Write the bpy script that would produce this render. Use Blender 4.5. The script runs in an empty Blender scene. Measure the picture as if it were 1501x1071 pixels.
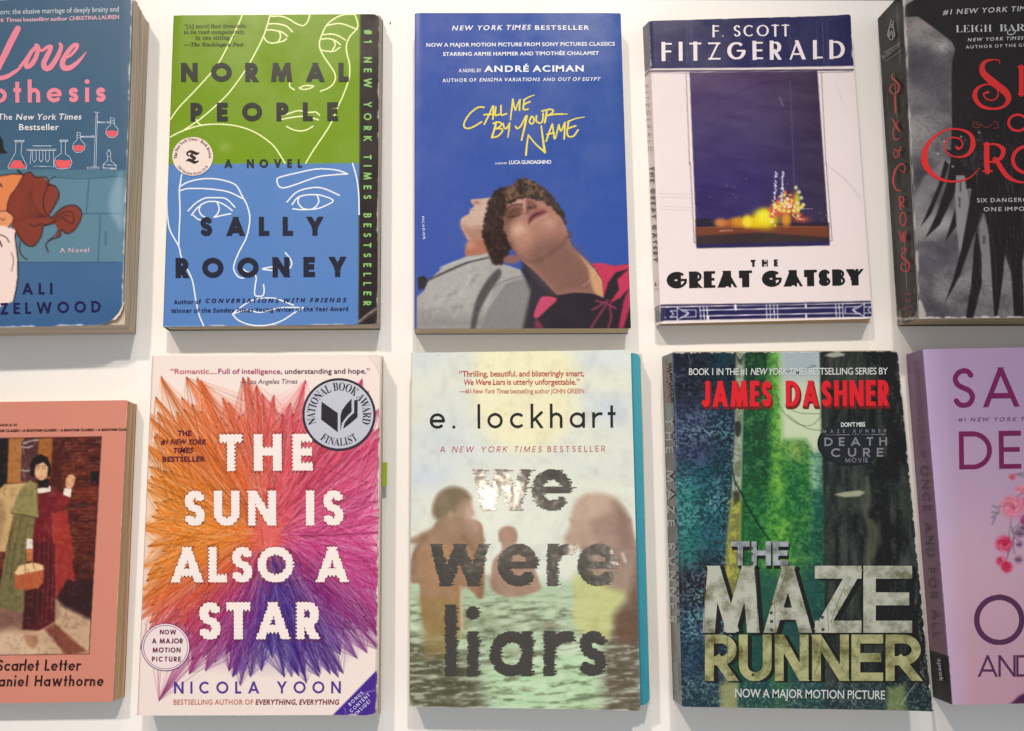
import bpy, copy, math, random
import numpy as np
from mathutils import Matrix, Vector

random.seed(7)
RNG = np.random.default_rng(7)
SC = bpy.context.scene
COL = SC.collection

# ------------------------------------------------------------------ camera
F_PX, CX, CY, CAM_H = 1186.3, 750.5, 535.5, 0.51146
PITCH, ROLL = 0.1303, 0.0054
_cx, _sx, _cy, _sy = math.cos(PITCH), math.sin(PITCH), math.cos(ROLL), math.sin(ROLL)
ROT = np.array([[_cy, 0, _sy], [0, 1, 0], [-_sy, 0, _cy]]) @ np.array([[1, 0, 0], [0, _cx, -_sx], [0, _sx, _cx]])
cam_data = bpy.data.cameras.new('camera')
cam_data.sensor_width = 36.0
cam_data.lens = 36.0 * F_PX / 1501.0
cam_data.clip_start, cam_data.clip_end = 0.01, 60.0
cam = bpy.data.objects.new('camera', cam_data)
cam.matrix_world = Matrix([list(ROT[0]) + [0], list(ROT[1]) + [0], list(ROT[2]) + [CAM_H], [0, 0, 0, 1]])
COL.objects.link(cam)
SC.camera = cam

# ------------------------------------------------------------------ light
world = bpy.data.worlds.new('World')
SC.world = world
world.use_nodes = True
wb = world.node_tree.nodes['Background']
wb.inputs[0].default_value = (0.95, 0.97, 1.0, 1)
wb.inputs[1].default_value = 0.44


def spot(name, loc, target, power, angle, blend, radius, color):
    l = bpy.data.lights.new(name, 'SPOT')
    l.energy, l.spot_size, l.spot_blend, l.shadow_soft_size, l.color = power, math.radians(angle), blend, radius, color
    o = bpy.data.objects.new(name, l)
    o.location = loc
    o.rotation_euler = (Vector(target) - Vector(loc)).to_track_quat('-Z', 'Y').to_euler()
    COL.objects.link(o)


WARM = (1.0, 0.83, 0.67)
spot('ceiling_spotlight', (-1.15, 2.45, 2.5), (-0.10, 0.02, 0), 262, 18, 1.0, 0.09, WARM)
spot('ceiling_spotlight', (0.40, 2.45, 2.5), (-0.07, 0.0, 0), 262, 18, 1.0, 0.09, (1.0, 0.90, 0.79))
spot('ceiling_spotlight', (-0.20, 3.9, 2.3), (-0.08, 0.02, 0), 100, 20, 1.0, 0.10, WARM)
spot('ceiling_spotlight', (-0.10, -0.10, 2.5), (-0.08, 0.08, 0), 4, 24, 1.0, 0.03, (1.0, 0.95, 0.88))
spot('ceiling_spotlight', (0.29, -0.28, 2.5), (-0.05, 0.08, 0), 4, 24, 1.0, 0.03, (1.0, 0.95, 0.88))
SC.view_settings.view_transform = 'Standard'
SC.view_settings.look = 'None'
SC.view_settings.exposure = 0.0
SC.view_settings.gamma = 1.0
SC.view_settings.use_curve_mapping = False

LIT = np.array([1.10, 1.0, 0.88])          # tint of the lamps on white paper: printed colours are given as seen under it


def lin(c):
    c = np.asarray(c, float) / 255.0
    return np.where(c <= 0.04045, c / 12.92, ((c + 0.055) / 1.055) ** 2.4)


def alb(c):
    return np.clip(lin(c) / LIT * 0.94 - 0.016, 0.005, 0.86)


# ------------------------------------------------------------------ pixels <-> places on the table
def rays(x, y):
    x, y = np.asarray(x, float), np.asarray(y, float)
    d = np.stack([(x - CX) / F_PX, -(y - CY) / F_PX, -np.ones_like(x)], -1)
    return d @ ROT.T


def on_z(x, y, z):
    d = rays(x, y)
    k = (np.asarray(z, float) - CAM_H) / d[..., 2]
    return np.stack([d[..., 0] * k, d[..., 1] * k, CAM_H + d[..., 2] * k], -1)


def on_plane(x, y, p0, n):
    d = rays(x, y)
    c = np.array([0, 0, CAM_H])
    k = ((p0 - c) @ n) / (d @ n)
    return c + d * k[..., None]


def to_px(P):
    q = (np.asarray(P) - np.array([0, 0, CAM_H])) @ ROT
    return CX + F_PX * q[..., 0] / -q[..., 2], CY - F_PX * q[..., 1] / -q[..., 2]


# ------------------------------------------------------------------ materials
def new_mat(name):
    m = bpy.data.materials.new(name)
    m.use_nodes = True
    nt = m.node_tree
    return m, nt, nt.nodes['Principled BSDF']


def bump(nt, b, scale, strength, dist=0.0004, detail=2.0, stretch=None):
    tc = nt.nodes.new('ShaderNodeTexCoord')
    no = nt.nodes.new('ShaderNodeTexNoise')
    no.inputs['Scale'].default_value = scale
    no.inputs['Detail'].default_value = detail
    src = tc.outputs['Object']
    if stretch:
        mp = nt.nodes.new('ShaderNodeMapping')
        mp.inputs['Scale'].default_value = stretch
        nt.links.new(src, mp.inputs[0])
        src = mp.outputs[0]
    nt.links.new(src, no.inputs['Vector'])
    bu = nt.nodes.new('ShaderNodeBump')
    bu.inputs['Strength'].default_value = strength
    bu.inputs['Distance'].default_value = dist
    nt.links.new(no.outputs['Fac'], bu.inputs['Height'])
    nt.links.new(bu.outputs[0], b.inputs['Normal'])
    return no, bu


def print_mat(name, rough=0.34, spec=0.5, wave=0.25):
    """printed card: colours come from the print itself, with a slightly wavy laminate and handling smudges"""
    m, nt, b = new_mat(name)
    a = nt.nodes.new('ShaderNodeAttribute')
    a.attribute_name = 'Col'
    nt.links.new(a.outputs['Color'], b.inputs['Base Color'])
    b.inputs['Specular IOR Level'].default_value = spec
    bump(nt, b, 55, wave, 0.0006)
    tc = nt.nodes.new('ShaderNodeTexCoord')
    no = nt.nodes.new('ShaderNodeTexNoise')
    no.inputs['Scale'].default_value = 38
    no.inputs['Detail'].default_value = 5
    nt.links.new(tc.outputs['Object'], no.inputs['Vector'])
    mr = nt.nodes.new('ShaderNodeMapRange')
    mr.inputs['From Min'].default_value, mr.inputs['From Max'].default_value = 0.3, 0.7
    mr.inputs['To Min'].default_value, mr.inputs['To Max'].default_value = rough - 0.07, rough + 0.08
    nt.links.new(no.outputs['Fac'], mr.inputs['Value'])
    nt.links.new(mr.outputs[0], b.inputs['Roughness'])
    return m


GLOSSY = print_mat('laminated_print', 0.25, 0.34)
SATIN = print_mat('satin_print', 0.4, 0.3)
MATTE = print_mat('matte_print', 0.62, 0.25)
_inks = {}


def ink_mat(c, rough=0.3, metal=0.0):
    k = (tuple(c), rough, metal)
    if k not in _inks:
        m, nt, b = new_mat('printing_ink')
        r = alb(c)
        b.inputs['Base Color'].default_value = (*[float(v) for v in r], 1)
        b.inputs['Roughness'].default_value = rough
        b.inputs['Metallic'].default_value = metal
        b.inputs['Specular IOR Level'].default_value = 0.35
        bump(nt, b, 55, 0.2, 0.0006)
        _inks[k] = m
    return _inks[k]


def foil_mat(name, c, rough, scale, strength):
    m, nt, b = new_mat(name)
    b.inputs['Base Color'].default_value = (*[float(v) for v in lin(c)], 1)
    b.inputs['Metallic'].default_value = 1.0
    b.inputs['Roughness'].default_value = rough
    bump(nt, b, scale, strength, 0.0012, 3.0)
    return m


def paper_mat():
    m, nt, b = new_mat('page_paper')
    a = nt.nodes.new('ShaderNodeAttribute')
    a.attribute_name = 'Col'
    tc = nt.nodes.new('ShaderNodeTexCoord')
    mp = nt.nodes.new('ShaderNodeMapping')
    mp.inputs['Scale'].default_value = (14, 14, 1500)
    no = nt.nodes.new('ShaderNodeTexNoise')
    no.inputs['Scale'].default_value = 1.0
    no.inputs['Detail'].default_value = 3
    nt.links.new(tc.outputs['Object'], mp.inputs[0])
    nt.links.new(mp.outputs[0], no.inputs['Vector'])
    mr = nt.nodes.new('ShaderNodeMapRange')
    mr.inputs['From Min'].default_value, mr.inputs['From Max'].default_value = 0.25, 0.75
    mr.inputs['To Min'].default_value, mr.inputs['To Max'].default_value = 0.70, 1.22
    nt.links.new(no.outputs['Fac'], mr.inputs['Value'])
    mx = nt.nodes.new('ShaderNodeVectorMath')
    mx.operation = 'SCALE'
    nt.links.new(a.outputs['Color'], mx.inputs[0])
    nt.links.new(mr.outputs[0], mx.inputs['Scale'])
    nt.links.new(mx.outputs[0], b.inputs['Base Color'])
    b.inputs['Roughness'].default_value = 0.85
    b.inputs['Specular IOR Level'].default_value = 0.15
    bu = nt.nodes.new('ShaderNodeBump')
    bu.inputs['Strength'].default_value = 0.5
    bu.inputs['Distance'].default_value = 0.0003
    nt.links.new(no.outputs['Fac'], bu.inputs['Height'])
    nt.links.new(bu.outputs[0], b.inputs['Normal'])
    return m


PAPER = paper_mat()


# ------------------------------------------------------------------ meshes
def add_mesh(name, V, faces, mat, parent=None, origin=(0, 0, 0), colors=None, smooth=False):
    V = np.asarray(V, float).reshape(-1, 3) - np.asarray(origin, float)
    me = bpy.data.meshes.new(name)
    F = np.asarray(faces, dtype=np.int32)
    if F.ndim == 2:
        n, k = F.shape
        me.vertices.add(len(V))
        me.vertices.foreach_set('co', V.astype(np.float32).ravel())
        me.loops.add(n * k)
        me.loops.foreach_set('vertex_index', F.ravel())
        me.polygons.add(n)
        me.polygons.foreach_set('loop_start', np.arange(0, n * k, k, dtype=np.int32))
        me.update(calc_edges=True)
    else:
        raise ValueError(name)
    me.validate()
    if colors is not None:
        at = me.attributes.new('Col', 'FLOAT_COLOR', 'POINT')
        c4 = np.ones((len(V), 4), np.float32)
        c4[:, :3] = colors
        at.data.foreach_set('color', c4.ravel())
    me.polygons.foreach_set('use_smooth', np.full(len(me.polygons), bool(smooth)))
    me.materials.append(mat)
    o = bpy.data.objects.new(name, me)
    if parent is not None:
        o.parent = parent
    else:
        o.location = origin
    COL.objects.link(o)
    return o


# ------------------------------------------------------------------ distance fields for lettering and line art
def spline(pts, n=8, closed=False):
    P = np.asarray(pts, float)
    if len(P) < 3:
        return P
    if closed:
        P = np.vstack([P[-1], P, P[0], P[1]])
    else:
        P = np.vstack([2 * P[0] - P[1], P, 2 * P[-1] - P[-2]])
    out = []
    for i in range(1, len(P) - 2):
        t = np.linspace(0, 1, n, endpoint=False)[:, None]
        a, b, c, d = P[i - 1], P[i], P[i + 1], P[i + 2]
        out.append(0.5 * (2 * b + (c - a) * t + (2 * a - 5 * b + 4 * c - d) * t ** 2 + (3 * b - a - 3 * c + d) * t ** 3))
    out.append(P[-2][None])
    return np.vstack(out)


def arc(cx, cy, rx, ry, a0, a1, n=22):
    a = np.radians(np.linspace(a0, a1, n))
    return np.stack([cx + rx * np.cos(a), cy + ry * np.sin(a)], -1)


def field(strokes, x0, y0, x1, y1, step):
    """strokes: (points, width or widths, ends) with ends flat / round / ext; returns a signed distance on a grid"""
    xs = np.arange(x0, x1 + step, step)
    ys = np.arange(y0, y1 + step, step)
    Fd = np.full((len(ys), len(xs)), 9e3)
    for pts, w, ends in strokes:
        pts = np.asarray(pts, float)
        W = np.broadcast_to(np.asarray(w, float), (len(pts),))
        for i in range(len(pts) - 1):
            a, b = pts[i], pts[i + 1]
            L = math.hypot(*(b - a))
            if L < 1e-9:
                continue
            wm = max(W[i], W[i + 1])
            m = wm * 1.6 + 3 * step
            i0 = max(0, int((min(a[0], b[0]) - m - x0) / step)); i1 = min(len(xs), int((max(a[0], b[0]) + m - x0) / step) + 2)
            j0 = max(0, int((min(a[1], b[1]) - m - y0) / step)); j1 = min(len(ys), int((max(a[1], b[1]) + m - y0) / step) + 2)
            if i0 >= i1 or j0 >= j1:
                continue
            X, Y = np.meshgrid(xs[i0:i1], ys[j0:j1])
            t = (b - a) / L
            al = (X - a[0]) * t[0] + (Y - a[1]) * t[1]
            pe = np.abs(-(X - a[0]) * t[1] + (Y - a[1]) * t[0])
            hw = (W[i] + (W[i + 1] - W[i]) * np.clip(al / L, 0, 1)) / 2
            e0 = e1 = 0.0
            if ends == 'ext':
                e0 = e1 = wm * 0.5
                if len(pts) > 2:
                    e0 = wm * 0.5 if i == 0 else wm * 0.62
                    e1 = wm * 0.5 if i == len(pts) - 2 else wm * 0.62
                d = np.maximum(pe - hw, np.maximum(-al - e0, al - L - e1))
            else:
                exs = np.where(al < 0, -al, np.where(al > L, al - L, 0))
                d = np.hypot(pe, exs) - hw
                if ends == 'flat':
                    if i == 0:
                        d = np.maximum(d, -al)
                    if i == len(pts) - 2:
                        d = np.maximum(d, al - L)
            S = Fd[j0:j1, i0:i1]
            np.minimum(S, d, out=S)
    return Fd, xs, ys


def runs(Fd, xs, ys, maxlen=None):
    """thin horizontal strips covering Fd < 0, their ends placed between the grid points"""
    G = np.pad(Fd, ((0, 0), (1, 1)), constant_values=1.0)
    xp = np.concatenate([[xs[0] - (xs[1] - xs[0])], xs, [xs[-1] + (xs[1] - xs[0])]])
    ins = G < 0
    j, i = np.nonzero(ins[:, 1:] & ~ins[:, :-1])
    j2, k = np.nonzero(~ins[:, 1:] & ins[:, :-1])
    fa, fb = G[j, i], G[j, i + 1]
    xa = xp[i] + (xp[i + 1] - xp[i]) * np.clip(fa / (fa - fb + 1e-12), 0, 1)
    fa, fb = G[j2, k], G[j2, k + 1]
    xb = xp[k] + (xp[k + 1] - xp[k]) * np.clip(fa / (fa - fb + 1e-12), 0, 1)
    return xa, xb, ys[j], (ys[1] - ys[0]) / 2


def s_curve(w):
    t = min(1.0, w / .25)
    return [(.92 - .02 * t, .80 + .09 * t), (.74, .965), (.5, 1), (.2, .93), (.05, .76), (.2, .59), (.5, .5), (.8, .41), (.95, .24), (.8, .06), (.5, 0), (.24, .035), (.04 + .03 * t, .20 - .09 * t)]


# plain geometric alphabet drawn with strokes: unit cap height, y up
def glyph(ch, w, xs):
    h = w / 2
    lo, hi = h, 1 - h
    E, R = 'ext', 'flat'
    X = lambda v: v * xs

    def ell(wd, x=0.0, a0=0, a1=360, y0=0.0, y1=1.0, ends='flat', n=40):
        cx, rx = x + wd / 2, wd / 2 - h
        cy, ry = (y0 + y1) / 2, (y1 - y0) / 2 - h
        return (arc(cx, cy, rx, ry, a0, a1, n), w, ends)

    def ln(*p):
        return (np.array(p, float), w, E)

    def vert(x, y0=0.0, y1=1.0):
        return (np.array([(x, y0), (x, y1)], float), w, R)

    def hor(y, x0, x1):
        return (np.array([(x0, y), (x1, y)], float), w, R)
    xh = 0.66
    if ch == ' ': return [], X(.34)
    if ch == 'A': d = X(.94); return [ln((h * 1.15, 0), (d / 2, 1 - h * .6), (d - h * 1.15, 0)), hor(.29, d * .22, d * .78)], d
    if ch == 'B': d = X(.62); return [vert(h), hor(lo, h, d * .5), hor(hi, h, d * .5), hor(.53, h, d * .5), (arc(d * .5, (hi + .53) / 2, d * .44 - h, (hi - .53) / 2, -90, 90), w, R), (arc(d * .5, (lo + .53) / 2, d * .5 - h, (.53 - lo) / 2, -90, 90), w, R)], d
    if ch == 'C': d = X(.86); return [ell(d * 1.1, 0, 48, 312)], d
    if ch == 'D': d = X(.80); return [vert(h), hor(lo, h, d * .4), hor(hi, h, d * .4), (arc(d * .4, .5, d * .6 - h, .5 - h, -90, 90, 30), w, R)], d
    if ch in 'EF':
        d = X(.54)
        s = [vert(h), hor(hi, h, d), hor(.51, h, d * .94)]
        return s + ([hor(lo, h, d)] if ch == 'E' else []), d
    if ch == 'G': d = X(.96); return [ell(d, 0, 45, 360), hor(.5, d * .52, d - h * .3)], d
    if ch == 'H': d = X(.74); return [vert(h), vert(d - h), hor(.52, h, d - h)], d
    if ch == 'I': return [vert(h)], w
    if ch == 'J': d = X(.46); return [vert(d - h, .3), (arc(d * .45, .3, d * .55 - h, .3 - h, -150, 0), w, R)], d
    if ch == 'K': d = X(.70); return [vert(h), ln((h * 1.4, .48), (d - h * .8, 1)), ln((d * .34, .60), (d - h * .6, 0))], d
    if ch == 'L': d = X(.50); return [vert(h), hor(lo, h, d)], d
    if ch == 'M': d = X(1.02); return [ln((h, 0), (h * 1.5 + d * .04, 1 - h * .2)), ln((d - h, 0), (d - h * 1.5 - d * .04, 1 - h * .2)), ln((h * 1.5 + d * .04, 1 - h * .4), (d / 2, h * 1.2), (d - h * 1.5 - d * .04, 1 - h * .4))], d
    if ch == 'N': d = X(.80); return [vert(h), vert(d - h), ln((h * 1.1, 1 - h * .4), (d - h * 1.1, h * .4))], d
    if ch == 'O': d = X(1.0); return [ell(d)], d
    if ch == 'Q': d = X(1.0); return [ell(d), ln((d * .55, .3), (d * .9, .02))], d
    if ch in 'PR':
        d = X(.60)
        s = [vert(h), hor(hi, h, d * .5), hor(.44, h, d * .5), (arc(d * .5, (hi + .44) / 2, d * .5 - h, (hi - .44) / 2, -90, 90), w, R)]
        return s + ([ln((d * .42, .46), (d - h * .7, 0))] if ch == 'R' else []), d
    if ch == 'S':
        d = X(.60)
        p = spline(s_curve(w), 6)
        return [(np.stack([h + p[:, 0] * (d - w), h + p[:, 1] * (1 - w)], -1), w, R)], d
    if ch == 'T': d = X(.62); return [hor(hi, 0, d), vert(d / 2)], d
    if ch == 'U': d = X(.70); r = d / 2 - h; return [vert(h, r + h, 1), vert(d - h, r + h, 1), (arc(d / 2, r + h, r, r, 180, 360, 24), w, R)], d
    if ch == 'V': d = X(.90); return [ln((h * 1.15, 1), (d / 2, h * .6), (d - h * 1.15, 1))], d
    if ch == 'W': d = X(1.34); return [ln((h * 1.1, 1), (d * .27, h * .6), (d * .5, 1 - h * .6), (d * .73, h * .6), (d - h * 1.1, 1))], d
    if ch == 'X': d = X(.76); return [ln((h, 0), (d - h, 1)), ln((h, 1), (d - h, 0))], d
    if ch == 'Y': d = X(.82); return [ln((h, 1), (d / 2, .44)), ln((d - h, 1), (d / 2, .44)), vert(d / 2, 0, .5)], d
    if ch == 'Z': d = X(.64); return [hor(hi, 0, d), hor(lo, 0, d), ln((d - h * 1.2, hi), (h * 1.2, lo))], d
    if ch == '.': return [(np.array([(h * 1.1, h * 1.1), (h * 1.1 + 1e-3, h * 1.1)]), w * 1.15, 'round')], w * 1.1
    if ch == ',': return [ln((h * 1.4, h), (h * .6, -h * 1.6))], w * 1.2
    if ch == '!': return [vert(h, .28, 1), vert(h, 0, w)], w
    if ch == '1': return [vert(w * 1.1), ln((w * .2, .8), (w * 1.0, .95))], w * 1.8
    if ch == '#': d = X(.7); return [ln((d * .25, 0), (d * .4, 1)), ln((d * .6, 0), (d * .75, 1)), hor(.34, 0, d), hor(.66, 0, d)], d
    # lower case
    r = xh / 2
    D = X(xh)
    if ch == 'o': return [ell(D, 0, y1=xh)], D
    if ch == 'e':
        wb = w * (.64 if w > .13 else 1)
        return [ell(D, 0, 0, 318, y1=xh), (np.array([(h, r), (D - h * .2, r)]), wb, R)], D
    if ch == 'c': return [ell(D, 0, 45, 315, y1=xh)], D * .88
    if ch == 'a': return [ell(D, 0, y1=xh), vert(D - h, 0, xh)], D
    if ch == 'd': return [ell(D, 0, y1=xh), vert(D - h, 0, 1.05)], D
    if ch == 'b': return [ell(D, 0, y1=xh), vert(h, 0, 1.05)], D
    if ch == 'p': return [ell(D, 0, y1=xh), vert(h, -.33, xh)], D
    if ch in 'hn':
        d = X(.54); q = d / 2 - h
        return [vert(h, 0, 1.05 if ch == 'h' else xh), (arc(d / 2, xh - h - q, q, q, 0, 180, 20), w, R), vert(d - h, 0, xh - h - q)], d
    if ch == 'm':
        d = X(.48); q = d / 2 - h; s = [vert(h, 0, xh)]
        for k in (0, 1):
            o = k * (d - w)
            s += [(arc(o + d / 2, xh - h - q, q, q, 0, 180, 20), w, R), vert(o + d - h, 0, xh - h - q)]
        return s, 2 * d - w
    if ch == 'u':
        d = X(.54); q = d / 2 - h
        return [vert(d - h, 0, xh), (arc(d / 2, h + q, q, q, 180, 360, 20), w, R), vert(h, h + q, xh)], d
    if ch == 'l': return [vert(h, 0, 1.05)], w
    if ch == 'i': return [vert(h, 0, xh), (np.array([(h, .93), (h + 1e-3, .93)]), w * 1.2, 'round')], w
    if ch == 'k': d = X(.52); return [vert(h, 0, 1.05), ln((h * 1.4, .30), (d - h, xh)), ln((d * .40, .40), (d - h * .6, 0))], d
    if ch == 'r':
        d = X(.36); q = d - h
        return [vert(h, 0, xh), (arc(h + q, xh - h - q * .9, q, q * .9, 75, 180, 14), w, R)], d
    if ch == 's':
        d = X(.44)
        p = spline(s_curve(w * 1.5), 6)
        return [(np.stack([h + p[:, 0] * (d - w), h + p[:, 1] * (xh - w)], -1), w, R)], d
    if ch == 't': d = X(.34); return [vert(d / 2, 0, .95), hor(xh - h, 0, d)], d
    if ch == 'f': d = X(.34); return [vert(d * .42, 0, .8), (arc(d * .42 + .18, .8, .18, .2 - h * .2, 70, 180, 14), w, R), hor(xh - h, 0, d)], d
    if ch == 'w': d = X(.98); return [ln((h * 1.1, xh), (d * .27, h * .6), (d * .5, xh - h * .6), (d * .73, h * .6), (d - h * 1.1, xh))], d
    if ch == 'v': d = X(.6); return [ln((h * 1.1, xh), (d * .5, h * .6), (d - h * 1.1, xh))], d
    if ch == 'y': d = X(.6); return [ln((h, xh), (d * .52, 0)), ln((d - h, xh), (d * .24, -.33))], d
    raise KeyError(ch)


def geo(text, w, total, xs=1.0, band=True):
    gl = [glyph(c, w, xs) for c in text]
    nat = sum(g[1] for g in gl)
    tr = (total - nat) / max(1, len(text) - 1)
    out, x = [], 0.0
    for st, ad in gl:
        out += [(np.asarray(p) + np.array([x, 0]), ww, e) for p, ww, e in st]
        x += ad + tr
    return out


def stressed(strokes, thin):
    """pen contrast: upright and falling strokes keep their weight, level and rising ones go thin"""
    out = []
    for p, w, e in strokes:
        p = np.asarray(p, float)
        if e == 'ext' or len(p) == 2:
            for i in range(len(p) - 1):
                d = (p[i + 1] - p[i]) / max(1e-9, np.linalg.norm(p[i + 1] - p[i]))
                rising = d[0] * d[1] > 0.1
                f = abs(d[1]) * (0.0 if rising else 1.0)
                out.append((p[i:i + 2], w * (thin + (1 - thin) * f ** 2), e))
        else:
            g = np.gradient(p, axis=0)
            g /= np.maximum(1e-9, np.linalg.norm(g, axis=1))[:, None]
            out.append((p, w * (thin + (1 - thin) * np.abs(g[:, 1]) ** 1.5), e))
    return out


def geo_field(text, w, total, xs=1.0, step=0.02, thin=None, deco=None, pad=0.0):
    st = geo(text, w, total, xs)
    if thin is not None:
        st = stressed(st, thin)
    low = any(c in 'gpqy,' for c in text)
    asc = any(c in 'bdhklfit' for c in text)
    Fd, gx, gy = field(st, -.1, (-.45 if low else -.06) - pad, total + .1 + pad, 1.12, step)
    if deco:                                   # heavy left half, hairline right half
        hv = field(geo(text, deco, total, xs), -.1, (-.45 if low else -.06) - pad, total + .1 + pad, 1.12, step)[0]
        gl = [glyph(c, w, xs)[1] for c in text]
        tr = (total - sum(gl)) / max(1, len(text) - 1)
        x, m = 0.0, np.full(len(gx), 1.0)
        for c, ad in zip(text, gl):
            m = np.minimum(m, np.maximum(x - 0.05 - gx, gx - (x + (0.5 * ad + 0.22 if c in 'TY' else 0.70 * ad))))
            x += ad + tr
        Fd = np.minimum(Fd, np.maximum(hv, m[None, :]))
    top = 1.05 if asc else 1.0
    if not any(c.isupper() or c in 'bdhklfit1#!' for c in text):
        top = 0.66
    Fd = np.maximum(Fd, (gy - top)[:, None])
    if not low:
        Fd = np.maximum(Fd, (-gy)[:, None])
    return Fd, gx, gy


# letters of the built-in typeface and its fallbacks
_MAP = {'bold': (0x1D5D4, 0x1D5EE, 0x1D7EC), 'bolditalic': (0x1D63C, 0x1D656, 0x1D7EC), 'serif': (0x1D400, 0x1D41A, 0x1D7CE),
        'serifitalic': (0x1D434, 0x1D44E, None), 'serifbolditalic': (0x1D468, 0x1D482, 0x1D7CE), 'black': (0x1D56C, 0x1D586, None), 'sans': (0x1D5A0, 0x1D5BA, 0x1D7E2)}


def _styled(s, kind):
    if kind not in _MAP:
        return s
    u, l, d = _MAP[kind]
    o = ''
    for c in s:
        if 'A' <= c <= 'Z': c = chr(u + ord(c) - 65)
        elif 'a' <= c <= 'z': c = 'ℎ' if (kind == 'serifitalic' and c == 'h') else chr(l + ord(c) - 97)
        elif '0' <= c <= '9' and d: c = chr(d + ord(c) - 48)
        o += c
    return o


_glyphs = {}


def _load_glyphs(kind, off, chars):
    """the letters of one style in one go: lines such as 'c    H', the plain H giving the advance of c"""
    lines = ['H    H', _styled('H', kind) + '    H'] + [_styled(c, kind) + '    H' for c in chars] + ['H    H']
    cu = bpy.data.curves.new('type', 'FONT')
    ob = bpy.data.objects.new('type', cu)
    COL.objects.link(ob)
    cu.space_line, cu.offset, cu.resolution_u = 4.0, off, 3
    cu.body = '\n'.join(lines)
    dg = bpy.context.evaluated_depsgraph_get()
    dg.update()
    me = bpy.data.meshes.new_from_object(ob.evaluated_get(dg))
    me.calc_loop_triangles()
    V = np.empty(len(me.vertices) * 3)
    me.vertices.foreach_get('co', V)
    V = V.reshape(-1, 3)[:, :2]
    T = np.empty(len(me.loop_triangles) * 3, np.int32)
    me.loop_triangles.foreach_get('vertices', T)
    T = T.reshape(-1, 3)
    bpy.data.objects.remove(ob)
    bpy.data.curves.remove(cu)
    bpy.data.meshes.remove(me)
    row = np.round(-(V[:, 1] - 0.3) / 4.0).astype(int)
    V = V + np.stack([np.zeros(len(V)), row * 4.0], -1)
    trow = row[T[:, 0]]
    R = V[row == 0]
    mid = (R[:, 0].min() + R[:, 0].max()) / 2
    Hw = np.ptp(R[R[:, 0] > mid][:, 0])
    out = {}

    def split(r):
        ids = np.nonzero(row == r)[0]
        right = V[ids][:, 0].max() - Hw
        g = ids[V[ids][:, 0] < right - 0.02]
        return g, right
    # the builtin H: its own advance is its two side bearings plus its width
    lead = R[:, 0].min()
    gap = split(0)[1] - (Hw + 3 * lead)        # four blanks
    g, _ = split(1)
    cap = V[g][:, 1].max()
    for k, c in enumerate(chars):
        g, right = split(2 + k)
        re = np.full(len(V), -1)
        re[g] = np.arange(len(g))
        t = T[trow == 2 + k]
        t = re[t[np.isin(t[:, 0], g)]]
        out[c] = (V[g] / cap, t, (right - lead - gap) / cap)
    return out


def type_mesh(s, kind='', sp=1.0, off=0.0, shear=0.0):
    """flat mesh of a line of type: vertices in units of the cap height, triangles"""
    G = _glyphs.setdefault((kind, off), {})
    new = sorted(set((s + 'n').replace(' ', '')) - set(G))
    if new:
        G.update(_load_glyphs(kind, off, new))
    Vs, Ts, x, n = [], [], 0.0, 0
    for c in s:
        if c == ' ':
            x += G['n'][2] * 0.5 * sp
            continue
        v, t, ad = G[c]
        Vs.append(v + np.array([x, 0]))
        Ts.append(t + n)
        n += len(v)
        x += ad * sp
    V, T = np.vstack(Vs), np.vstack(Ts)
    V[:, 0] += shear * V[:, 1]
    return V, T


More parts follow.
